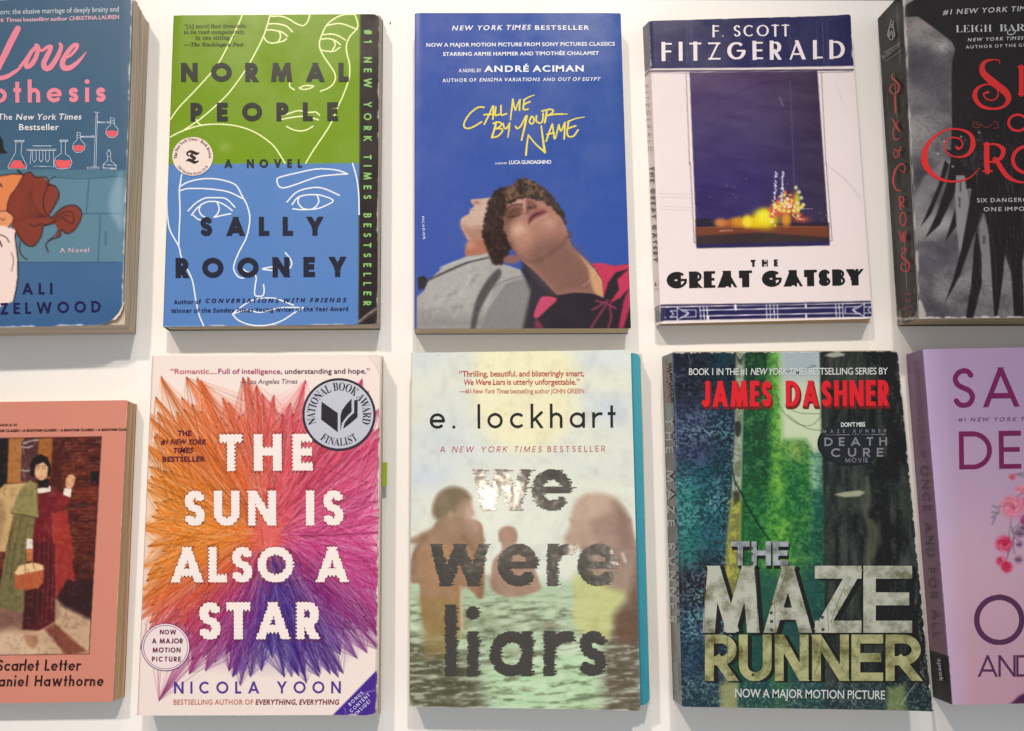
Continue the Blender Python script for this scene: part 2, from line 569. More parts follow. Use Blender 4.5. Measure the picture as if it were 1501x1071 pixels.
# ------------------------------------------------------------------ a sheet of printed colour, addressed in photo pixels
class Canvas:
    def __init__(self, x0, y0, x1, y1, step, conv, base):
        self.x0, self.y0, self.step, self.conv = x0, y0, step, conv
        self.xs, self.ys = np.arange(x0, x1 + step, step), np.arange(y0, y1 + step, step)
        self.X, self.Y = np.meshgrid(self.xs, self.ys)
        self.rgb = np.empty(self.X.shape + (3,))
        self.rgb[:] = base

    def mix(self, a, color, sl=None):
        t = self.rgb if sl is None else self.rgb[sl]
        c = np.asarray(color, float)
        t += (c - t) * np.asarray(a)[..., None]

    def window(self, P, m):
        i0 = max(0, int((P[:, 0].min() - m - self.x0) / self.step)); i1 = min(len(self.xs), int((P[:, 0].max() + m - self.x0) / self.step) + 2)
        j0 = max(0, int((P[:, 1].min() - m - self.y0) / self.step)); j1 = min(len(self.ys), int((P[:, 1].max() + m - self.y0) / self.step) + 2)
        return (slice(j0, j1), slice(i0, i1)) if i1 > i0 and j1 > j0 else None

    def pts(self, pts):
        P = np.asarray(pts, float)
        return np.stack(self.conv(P[:, 0], P[:, 1]), -1)

    def fill(self, pts, color, soft=1.0, alpha=1.0, smooth=False, tex=None):
        P = self.pts(pts)
        if smooth:
            P = spline(P, 6, closed=True)[:-1]
        sl = self.window(P, soft * 2)
        if sl is None:
            return
        X, Y = self.X[sl], self.Y[sl]
        d = np.full(X.shape, 1e9)
        ins = np.zeros(X.shape, bool)
        for a, b in zip(P, np.roll(P, -1, 0)):
            e = b - a
            L2 = e @ e
            if L2 < 1e-12:
                continue
            t = np.clip(((X - a[0]) * e[0] + (Y - a[1]) * e[1]) / L2, 0, 1)
            d = np.minimum(d, np.hypot(X - a[0] - t * e[0], Y - a[1] - t * e[1]))
            c = (a[1] > Y) != (b[1] > Y)
            xi = a[0] + (Y - a[1]) * (e[0] / (e[1] if abs(e[1]) > 1e-12 else 1e-12))
            ins ^= c & (X < xi)
        s = np.where(ins, d, -d)
        a = np.clip(s / soft + 0.5, 0, 1) * alpha
        if tex is not None:
            a = a * tex[sl]
        col = color[sl] if isinstance(color, np.ndarray) and color.ndim == 3 else color
        self.mix(a, col, sl)

    def stroke(self, pts, w, color, alpha=1.0, smooth=False, soft=1.0):
        P = self.pts(pts)
        W = np.broadcast_to(np.asarray(w, float), (len(P),))
        if smooth and len(P) > 2:
            k = np.linspace(0, len(P) - 1, (len(P) - 1) * 8 + 1)
            W = np.interp(k, np.arange(len(P)), W)
            P = spline(P, 8)
        sl = self.window(P, W.max() + soft * 2)
        if sl is None:
            return
        X, Y = self.X[sl], self.Y[sl]
        d = np.full(X.shape, 1e9)
        for i in range(len(P) - 1):
            a, e = P[i], P[i + 1] - P[i]
            L2 = e @ e
            if L2 < 1e-12:
                continue
            t = np.clip(((X - a[0]) * e[0] + (Y - a[1]) * e[1]) / L2, 0, 1)
            d = np.minimum(d, np.hypot(X - a[0] - t * e[0], Y - a[1] - t * e[1]) - (W[i] + (W[i + 1] - W[i]) * t) / 2)
        self.mix(np.clip(0.5 - d / soft, 0, 1) * alpha, color, sl)

    def blob(self, x, y, rx, ry, color, alpha=1.0, power=2.0):
        c = self.pts([(x, y), (x + rx, y + ry)])
        rx, ry = abs(c[1] - c[0]) + 1e-6
        q = ((self.X - c[0, 0]) / rx) ** 2 + ((self.Y - c[0, 1]) / ry) ** 2
        self.mix(np.exp(-q ** (power / 2)) * alpha, color)

    def noise(self, sx, sy=None, octaves=3, seed=0, angle=0.0):
        sy = sy or sx
        r = np.random.default_rng(seed)
        ca, sa = math.cos(math.radians(angle)), math.sin(math.radians(angle))
        X = (self.X - self.x0) * ca + (self.Y - self.y0) * sa
        Y = -(self.X - self.x0) * sa + (self.Y - self.y0) * ca
        X, Y = X - X.min(), Y - Y.min()
        out, amp, tot = np.zeros_like(X), 1.0, 0.0
        for o in range(octaves):
            gx, gy = X / (sx / 2 ** o), Y / (sy / 2 ** o)
            L = r.random((int(gy.max()) + 3, int(gx.max()) + 3))
            i, j = gx.astype(int), gy.astype(int)
            u, v = gx - i, gy - j
            u, v = u * u * (3 - 2 * u), v * v * (3 - 2 * v)
            out += amp * ((L[j, i] * (1 - u) + L[j, i + 1] * u) * (1 - v) + (L[j + 1, i] * (1 - u) + L[j + 1, i + 1] * u) * v)
            tot += amp
            amp *= 0.55
        return out / tot

    def sample(self, px, py):
        i = np.clip((px - self.x0) / self.step, 0, len(self.xs) - 1.001)
        j = np.clip((py - self.y0) / self.step, 0, len(self.ys) - 1.001)
        a, b = i.astype(int), j.astype(int)
        u, v = (i - a)[..., None], (j - b)[..., None]
        R = self.rgb
        return (R[b, a] * (1 - u) + R[b, a + 1] * u) * (1 - v) + (R[b + 1, a] * (1 - u) + R[b + 1, a + 1] * u) * v


# ------------------------------------------------------------------ books
LAYER = 0.00009


class Book:
    def __init__(self, name, label, top, t, zoom=(0, 0, 1.0), ground=None, group='paperback books laid out on the white table', category='book'):
        """top: photo pixels of the front cover's corners (tl, tr, br, bl); t: thickness in metres; zoom: frame in which the art is measured"""
        self.t, self.zoom = t, zoom
        self.px = np.array(top, float)
        self.T = on_z(self.px[:, 0], self.px[:, 1], t)
        self.G = self.T.copy()
        self.G[:, 2] = 0
        for k, p in (ground or {}).items():
            self.G[k] = on_z(p[0], p[1], 0.0)
        self.O = np.array([self.G[:, 0].mean(), self.G[:, 1].mean(), 0.0])
        r = bpy.data.objects.new(name, None)
        r.empty_display_size = 0.03
        r.location = self.O
        r['label'], r['category'], r['group'] = label, category, group
        COL.objects.link(r)
        self.root = r
        self.lifts, self.round = [], [0.0008] * 4
        self.plane = None
        self.surface = None

    # photo pixels of a point given in the zoomed frame
    def q(self, x, y):
        ox, oy, s = self.zoom
        return ox + np.asarray(x, float) / s, oy + np.asarray(y, float) / s

    def canvas(self, base, step=1.3, pad=6):
        x0, y0 = self.px.min(0) - pad
        x1, y1 = self.px.max(0) + pad
        x0, x1 = max(x0, -190), min(x1, 1790)
        y0, y1 = max(y0, -40), min(y1, 1110)
        self.cv = Canvas(x0, y0, x1, y1, step, self.q, base)
        return self.cv

    def uv(self, X, Y):
        T = self.T
        c = np.stack([np.asarray(X, float), np.asarray(Y, float)], -1)
        u, v = np.full(c.shape[:-1], .5), np.full(c.shape[:-1], .5)
        for _ in range(4):
            P = self.bil(u, v, T)[..., :2]
            du = ((T[1] - T[0])[None] * (1 - v)[..., None] + (T[2] - T[3])[None] * v[..., None])[..., :2] if u.ndim else (T[1] - T[0])[:2]
            dv = ((T[3] - T[0])[None] * (1 - u)[..., None] + (T[2] - T[1])[None] * u[..., None])[..., :2] if u.ndim else (T[3] - T[0])[:2]
            e = c - P
            det = du[..., 0] * dv[..., 1] - du[..., 1] * dv[..., 0]
            u = u + (e[..., 0] * dv[..., 1] - e[..., 1] * dv[..., 0]) / det
            v = v + (du[..., 0] * e[..., 1] - du[..., 1] * e[..., 0]) / det
        return u, v

    @staticmethod
    def bil(u, v, C):
        u, v = np.asarray(u)[..., None], np.asarray(v)[..., None]
        return (C[0] * (1 - u) + C[1] * u) * (1 - v) + (C[3] * (1 - u) + C[2] * u) * v

    def dz(self, u, v):
        W = np.linalg.norm(self.T[1] - self.T[0])
        H = np.linalg.norm(self.T[3] - self.T[0])
        z = np.zeros(np.shape(u))
        for kind, p, r, hgt in self.lifts:
            if kind == 'corner':
                d = np.hypot((u - p[0]) * W, (v - p[1]) * H)
            elif kind == 'side':          # p = 'l','r','t','b'
                d = {'l': u * W, 'r': (1 - u) * W, 't': v * H, 'b': (1 - v) * H}[p]
            z = z + hgt * np.clip(1 - d / r, 0, 1) ** 2
        return z

    def place(self, px, py, layer):
        """photo pixels -> local point on the printed surface, raised by some thin layers"""
        if self.plane is not None:
            p0, n = self.plane
            return on_plane(px, py, p0 + n * layer * LAYER, n) - self.O
        P = on_z(px, py, self.t + layer * LAYER)
        if self.lifts:
            u, v = self.uv(P[..., 0], P[..., 1])
            d = self.dz(np.clip(u, 0, 1), np.clip(v, 0, 1))
            P = on_z(px, py, self.t + layer * LAYER + d)
        return P - self.O

    # ---- parts
    def front_cover(self, mat, step=1.5, edge=(225, 215, 200), name='front_cover', thick=0.0004, u0=0.0, u1=1.0):
        W = np.linalg.norm(self.T[1] - self.T[0]) * (u1 - u0)
        H = np.linalg.norm(self.T[3] - self.T[0])
        nu = max(12, int(abs(self.px[1, 0] - self.px[0, 0]) * (u1 - u0) / step))
        nv = max(12, int(abs(self.px[3, 1] - self.px[0, 1]) / step))
        U, Vv = np.meshgrid(np.linspace(u0, u1, nu + 1), np.linspace(0, 1, nv + 1))
        a, b = (U - u0) / (u1 - u0) * W, Vv * H
        for k, (cxn, cyn) in enumerate(((0, 0), (1, 0), (1, 1), (0, 1))):
            r = self.round[k]
            dx, dy = (a if cxn == 0 else W - a), (b if cyn == 0 else H - b)
            m = (dx < r) & (dy < r)
            d = np.hypot(r - dx, r - dy)
            f = np.where(m & (d > r), r / np.maximum(d, 1e-9), 1.0)
            ndx, ndy = r - (r - dx) * f, r - (r - dy) * f
            a = np.where(m, ndx if cxn == 0 else W - ndx, a)
            b = np.where(m, ndy if cyn == 0 else H - ndy, b)
        U, Vv = u0 + a / W * (u1 - u0), b / H
        P = self.bil(U, Vv, self.T)
        px, py = to_px(P)
        P = P.copy()
        D = self.dz(U, Vv)
        P[..., 2] += D
        rgb = self.cv.sample(px, py)
        colors = alb(rgb).reshape(-1, 3)
        n1 = nu + 1
        idx = np.arange((nv + 1) * n1).reshape(nv + 1, n1)
        F = np.stack([idx[:-1, :-1], idx[1:, :-1], idx[1:, 1:], idx[:-1, 1:]], -1).reshape(-1, 4)
        ring = np.concatenate([idx[0, :], idx[1:, -1], idx[-1, -2::-1], idx[-2:0:-1, 0]])
        V = P.reshape(-1, 3)
        base = len(V)
        low = V[ring].copy()
        low[:, 2] -= thick
        hi = V[ring].copy()
        V = np.vstack([V, hi, low])
        m = len(ring)
        k = np.arange(m)
        kn = (k + 1) % m
        S = np.stack([base + k, base + kn, base + m + kn, base + m + k], -1)
        colors = np.vstack([colors, np.tile(alb(edge), (2 * m, 1))])
        F = np.vstack([F, S, np.stack([base + m + idx0 for idx0 in (np.zeros(1, int),) * 4], -1)[:0]])
        self.surface = add_mesh(name, V, F, mat, self.root, self.O, colors, smooth=False)
        me = self.surface.data
        sm = np.ones(len(me.polygons), bool)
        sm[-m:] = False          # the rims stay crisp
        me.polygons.foreach_set('use_smooth', sm)
        return self.surface

    def page_block(self, ins=(.001, .001, .001, .001), gins=None, color=(214, 190, 160), levels=14, jit=0.0004, zt=None, seed=1, wav=0.0003):
        """ins / gins: inset from the cover's left, right, top, bottom edges at the top and at the table"""
        r = np.random.default_rng(seed)
        gins = gins or ins
        nseg = 14
        zt = (self.t - 0.0006) if zt is None else zt
        rows, cols = [], []

        def quad(C, i):
            ex = (C[1] - C[0]) / np.linalg.norm(C[1] - C[0])
            ey = (C[3] - C[0]) / np.linalg.norm(C[3] - C[0])
            return np.array([C[0] + ex * i[0] + ey * i[2], C[1] - ex * i[1] + ey * i[2], C[2] - ex * i[1] - ey * i[3], C[3] + ex * i[0] - ey * i[3]])
        qa, qb = quad(self.G, gins), quad(self.T, ins)
        for l in range(levels + 1):
            f = l / levels
            q = qa * (1 - f) + qb * f
            q[:, 2] = 0.0005 + (zt - 0.0005) * f
            c = q.mean(0)
            loop = []
            for k in range(4):
                a, b = q[k], q[(k + 1) % 4]
                tt = np.linspace(0, 1, nseg, endpoint=False)[:, None]
                s = a + (b - a) * tt
                nrm = (s.mean(0) - c)
                nrm[2] = 0
                nrm /= np.linalg.norm(nrm)
                w = wav * np.sin(tt * (3 + k) * 2 + k + seed) * math.sin(f * 3.14)
                loop.append(s + nrm * (w + r.normal(0, jit * 0.5)))
            rows.append(np.vstack(loop))
            cols.append(np.tile(alb(color) * r.uniform(.78, 1.1), (4 * nseg, 1)))
        m = 4 * nseg
        V = np.vstack(rows + [rows[-1].mean(0)[None]])
        Cc = np.vstack(cols + [cols[-1][:1]])
        k = np.arange(m)
        kn = (k + 1) % m
        F = []
        for l in range(levels):
            F.append(np.stack([l * m + k, l * m + kn, (l + 1) * m + kn, (l + 1) * m + k], -1)[:, ::-1])
        ctr = len(V) - 1
        half = np.stack([levels * m + k[::2], levels * m + (k[::2] + 1) % m, levels * m + (k[::2] + 2) % m, np.full(m // 2, ctr)], -1)
        F.append(half)
        return add_mesh('page_block', V, np.vstack(F), PAPER, self.root, self.O, Cc)

    def back_cover(self, color, grow=0.0):
        B = self.G.copy()
        c = B.mean(0)
        B = c + (B - c) * (1 + grow)
        lo, hi = B.copy(), B.copy()
        lo[:, 2], hi[:, 2] = 0.0001, 0.00045
        V = np.vstack([lo, hi])
        F = [(0, 1, 2, 3), (4, 7, 6, 5), (0, 4, 5, 1), (1, 5, 6, 2), (2, 6, 7, 3), (3, 7, 4, 0)]
        return add_mesh('back_cover', V, F, SATIN, self.root, self.O, np.tile(alb(color), (8, 1)))

    def spine(self, mat, cv=None, color=None, step=1.5, bulge=0.0):
        """the bound side between the left edges of the two covers"""
        a0, a1, b0, b1 = self.T[0].copy(), self.T[3].copy(), self.G[0].copy(), self.G[3].copy()
        b0[2] = b1[2] = 0.0001
        a0[2] -= 0.00005
        a1[2] -= 0.00005
        n = max(10, int(abs(self.px[3, 1] - self.px[0, 1]) / step)) if cv is not None else 30
        m = 14
        Vv, S = np.meshgrid(np.linspace(0, 1, n + 1), np.linspace(0, 1, m + 1), indexing='ij')
        P = (a0 * (1 - Vv)[..., None] + a1 * Vv[..., None]) * (1 - S)[..., None] + (b0 * (1 - Vv)[..., None] + b1 * Vv[..., None]) * S[..., None]
        px, py = to_px(P)
        ex = (self.T[0] - self.T[1]) / np.linalg.norm(self.T[0] - self.T[1])
        P = P + ex * (bulge * np.sin(S * math.pi))[..., None]
        if cv is not None:
            C = alb(cv.sample(px, py)).reshape(-1, 3)
        else:
            C = np.tile(alb(color), (P.size // 3, 1))
        V = P.reshape(-1, 3)
        idx = np.arange(len(V)).reshape(n + 1, m + 1)
        F = np.stack([idx[:-1, :-1], idx[:-1, 1:], idx[1:, 1:], idx[1:, :-1]], -1).reshape(-1, 4)
        nn = np.cross(a1 - a0, b0 - a0)
        nn /= np.linalg.norm(nn)
        if nn @ (self.T[0] - self.T[1]) < 0:
            nn = -nn
        self.spine_plane = ((a0 + b0) / 2 + nn * 0.0, nn)
        o = add_mesh('spine', V, F, mat, self.root, self.O, C, smooth=True)
        self.spine_obj = o
        return o

    # ---- print on the cover, each piece a thin sheet of its own
    def piece(self, name, bits, color, layer, rough=0.3, mat=None, parent=None):
        """bits: list of (pixel vertices, faces); triangles and quads are kept apart"""
        V, F, n = [], [], 0
        for P, f in bits:
            f = np.asarray(f)
            if f.shape[1] == 3:
                f = np.hstack([f, f[:, 2:3]])
            V.append(P)
            F.append(f + n)
            n += len(P)
        V, F = np.vstack(V), np.vstack(F)
        W = self.place(V[:, 0], V[:, 1], layer)
        tri = F[:, 2] == F[:, 3]
        me_faces = [tuple(x[:3]) if t else tuple(x) for x, t in zip(F.tolist(), tri)] if tri.any() and not tri.all() else (F[:, :3] if tri.all() else F)
        mat = mat or ink_mat(color, rough)
        parent = parent or self.surface
        if isinstance(me_faces, list):
            me = bpy.data.meshes.new(name)
            me.from_pydata(W.tolist(), [], me_faces)
            me.polygons.foreach_set('use_smooth', np.zeros(len(me.polygons), bool))
            me.materials.append(mat)
            o = bpy.data.objects.new(name, me)
            o.parent = parent
            COL.objects.link(o)
            return o
        return add_mesh(name, W, me_faces, mat, parent, (0, 0, 0))

    def _map(self, x0, y0, x1, y1, h):
        a = np.array(self.q(x0, y0)); b = np.array(self.q(x1, y1))
        h = h / self.zoom[2]
        d = b - a
        L = math.hypot(*d)
        d = d / L
        up = np.array([d[1], -d[0]])
        return a, d, up, L, h

    def text(self, s, x0, y0, x1, y1, h, kind='', sp=1.0, off=0.0, shear=0.0):
        """a line of type whose baseline runs from (x0, y0) to (x1, y1) with capitals h high (zoomed pixels)"""
        V, T = type_mesh(s, kind, sp, off, shear)
        a, d, up, L, h = self._map(x0, y0, x1, y1, h)
        x = (V[:, 0] - V[:, 0].min()) / (V[:, 0].max() - V[:, 0].min()) * L
        return a + x[:, None] * d + (V[:, 1] * h)[:, None] * up, T

    def text_arc(self, s, cx, cy, r, a0, a1, h, kind='', sp=1.0, off=0.0, inside=False):
        """type on a circle; angles clockwise from the top in degrees; inside: feet to the rim"""
        V, T = type_mesh(s, kind, sp, off)
        c = np.array(self.q(cx, cy))
        r, h = r / self.zoom[2], h / self.zoom[2]
        u = (V[:, 0] - V[:, 0].min()) / (V[:, 0].max() - V[:, 0].min())
        an = np.radians(a0 + (a1 - a0) * u)
        rr = r - V[:, 1] * h if inside else r + V[:, 1] * h
        return np.stack([c[0] + rr * np.sin(an), c[1] - rr * np.cos(an)], -1), T

    @staticmethod
    def strips(Fd, gx, gy, mp):
        xa, xb, y, hy = runs(Fd, gx, gy)
        ok = xb - xa > 1e-5
        xa, xb, y = xa[ok], xb[ok], y[ok]
        n = len(xa)
        P = np.stack([mp(xa, y - hy), mp(xb, y - hy), mp(xb, y + hy), mp(xa, y + hy)], 1).reshape(-1, 2)
        F = np.arange(4 * n).reshape(n, 4)
        return P, F

    def geo(self, s, x0, y0, x1, y1, h, w=0.2, xs=1.0, shear=0.0, jag=None, step=None, thin=None, deco=None, pad=0.0):
        a, d, up, L, h = self._map(x0, y0, x1, y1, h)
        Fd, gx, gy = geo_field(s, w, L / h, xs, step or max(0.012, 0.42 / h), thin, deco, pad)
        if jag is not None:
            Fd = jag(Fd, gx, gy)
        return self.strips(Fd, gx, gy, lambda x, y: a + ((x + shear * y) * h)[:, None] * d + (y * h)[:, None] * up)

    def letters(self, items, y, h, w, **k):
        """letters set one by one: (letter, left, right) in zoomed pixels"""
        out = []
        for c, x0, x1 in items:
            xs = (x1 - x0) / h / glyph(c, w, 1.0)[1]
            out.append(self.geo(c, x0, y, x1, y, h, w, xs, **k))
        return out

    def lines(self, strokes, w, smooth=True, ends='round', step=0.5):
        """pen strokes: each a list of zoomed-pixel points, or (points, widths in photo pixels)"""
        st, allp = [], []
        for s in strokes:
            ww = w
            if isinstance(s, tuple):
                s, ww = s
            P = np.asarray(s, float)
            P = np.stack(self.q(P[:, 0], P[:, 1]), -1)
            W = np.broadcast_to(np.asarray(ww, float), (len(P),))
            if smooth and len(P) > 2:
                k = np.linspace(0, len(P) - 1, (len(P) - 1) * 8 + 1)
                W = np.interp(k, np.arange(len(P)), W)
                P = spline(P, 8)
            st.append((P, W, ends))
            allp.append(P)
        A = np.vstack(allp)
        m = float(np.max([np.max(x[1]) for x in st])) + 1
        Fd, gx, gy = field(st, A[:, 0].min() - m, A[:, 1].min() - m, A[:, 0].max() + m, A[:, 1].max() + m, step)
        return self.strips(Fd, gx, gy, lambda x, y: np.stack([x, y], -1))

    def poly(self, pts, smooth=False):
        P = np.asarray(pts, float)
        P = np.stack(self.q(P[:, 0], P[:, 1]), -1)
        if smooth:
            P = spline(P, 8, closed=True)[:-1]
        from mathutils.geometry import tessellate_polygon
        T = tessellate_polygon([[Vector((x, y, 0)) for x, y in P]])
        return P, np.array(T, np.int32)

    def disc(self, cx, cy, r, ry=None, n=64, r0=0.0):
        a = np.linspace(0, 2 * math.pi, n, endpoint=False)
        ry = ry or r
        P = np.stack(self.q(cx + r * np.cos(a), cy + ry * np.sin(a)), -1)
        k = np.arange(n)
        if r0:
            f = r0 / r
            Q = np.stack(self.q(cx + r * f * np.cos(a), cy + ry * f * np.sin(a)), -1)
            return np.vstack([P, Q]), np.stack([k, (k + 1) % n, n + (k + 1) % n, n + k], -1)
        c = np.array(self.q(cx, cy))[None]
        return np.vstack([P, c]), np.stack([k, (k + 1) % n, np.full(n, n)], -1)

    def wear(self, amount=0.5, width=1.6, color=(240, 228, 212), seed=3, sides='lrtb', nscale=14):
        """scuffed rims where the print has rubbed off"""
        cv = self.cv
        n = cv.noise(nscale, nscale, 3, seed)
        for s in sides:
            i, j = {'t': (0, 1), 'r': (1, 2), 'b': (2, 3), 'l': (3, 0)}[s]
            a, b = self.px[i], self.px[j]
            e = (b - a) / np.linalg.norm(b - a)
            d = np.abs(-(cv.X - a[0]) * e[1] + (cv.Y - a[1]) * e[0])
            w = width * np.clip((n - (1 - amount) * 0.75) * 4, 0, 1.6)
            cv.mix(np.clip(w - d + 0.5, 0, 1) * 0.85, color)


# ------------------------------------------------------------------ the table and what lies beyond it
def table_mat():
    m, nt, b = new_mat('white_laminate')
    tc = nt.nodes.new('ShaderNodeTexCoord')
    no = nt.nodes.new('ShaderNodeTexNoise')
    no.inputs['Scale'].default_value = 9
    no.inputs['Detail'].default_value = 4
    nt.links.new(tc.outputs['Object'], no.inputs['Vector'])
    cr = nt.nodes.new('ShaderNodeValToRGB')
    cr.color_ramp.elements[0].color = (0.83, 0.825, 0.815, 1)
    cr.color_ramp.elements[1].color = (0.88, 0.875, 0.865, 1)
    nt.links.new(no.outputs['Fac'], cr.inputs['Fac'])
    nt.links.new(cr.outputs[0], b.inputs['Base Color'])
    b.inputs['Roughness'].default_value = 0.42
    b.inputs['Specular IOR Level'].default_value = 0.4
    sm = nt.nodes.new('ShaderNodeTexNoise')
    sm.inputs['Scale'].default_value = 24
    sm.inputs['Detail'].default_value = 6
    nt.links.new(tc.outputs['Object'], sm.inputs['Vector'])
    mr = nt.nodes.new('ShaderNodeMapRange')
    mr.inputs['From Min'].default_value, mr.inputs['From Max'].default_value = 0.35, 0.65
    mr.inputs['To Min'].default_value, mr.inputs['To Max'].default_value = 0.28, 0.5
    nt.links.new(sm.outputs['Fac'], mr.inputs['Value'])
    nt.links.new(mr.outputs[0], b.inputs['Roughness'])
    bump(nt, b, 130, 0.10, 0.0002, 3.0)
    return m


def slab(name, C, z0, z1, mat):
    lo, hi = np.array(C, float), np.array(C, float)
    lo = np.hstack([lo, np.full((4, 1), z0)])
    hi = np.hstack([hi, np.full((4, 1), z1)])
    F = [(0, 1, 2, 3), (4, 7, 6, 5), (0, 4, 5, 1), (1, 5, 6, 2), (2, 6, 7, 3), (3, 7, 4, 0)]
    o = add_mesh(name, np.vstack([lo, hi]), F, mat, None, (0, 0, 0))
    return o


_l, _r = on_z(955, 0.2, 0.0), on_z(1315, 1.2, 0.0)
_e = (_r - _l)[:2] / np.linalg.norm((_r - _l)[:2])
_n = np.array([_e[1], -_e[0]])
_a = _l[:2]
tab = slab('table', [_a - _e * 1.6, _a + _e * 1.2, _a + _e * 1.2 + _n * 0.95, _a - _e * 1.6 + _n * 0.95], -0.028, 0.0, table_mat())
tab['label'] = 'white laminate table top under all the books'
tab['category'] = 'table'
fm, fnt, fb = new_mat('dark_floor')
fb.inputs['Base Color'].default_value = (0.035, 0.022, 0.015, 1)
fb.inputs['Roughness'].default_value = 0.6
fno, fbu = bump(fnt, fb, 30, 0.3, 0.002)
fl = add_mesh('floor', [(-5, -5, -0.75), (5, -5, -0.75), (5, 5, -0.75), (-5, 5, -0.75)], [(0, 1, 2, 3)], fm)
fl['kind'] = 'structure'


def Z(zoom, pts):
    ox, oy, s = zoom
    return [(ox + x / s, oy + y / s) for x, y in pts]


PX = (0, 0, 1.0)


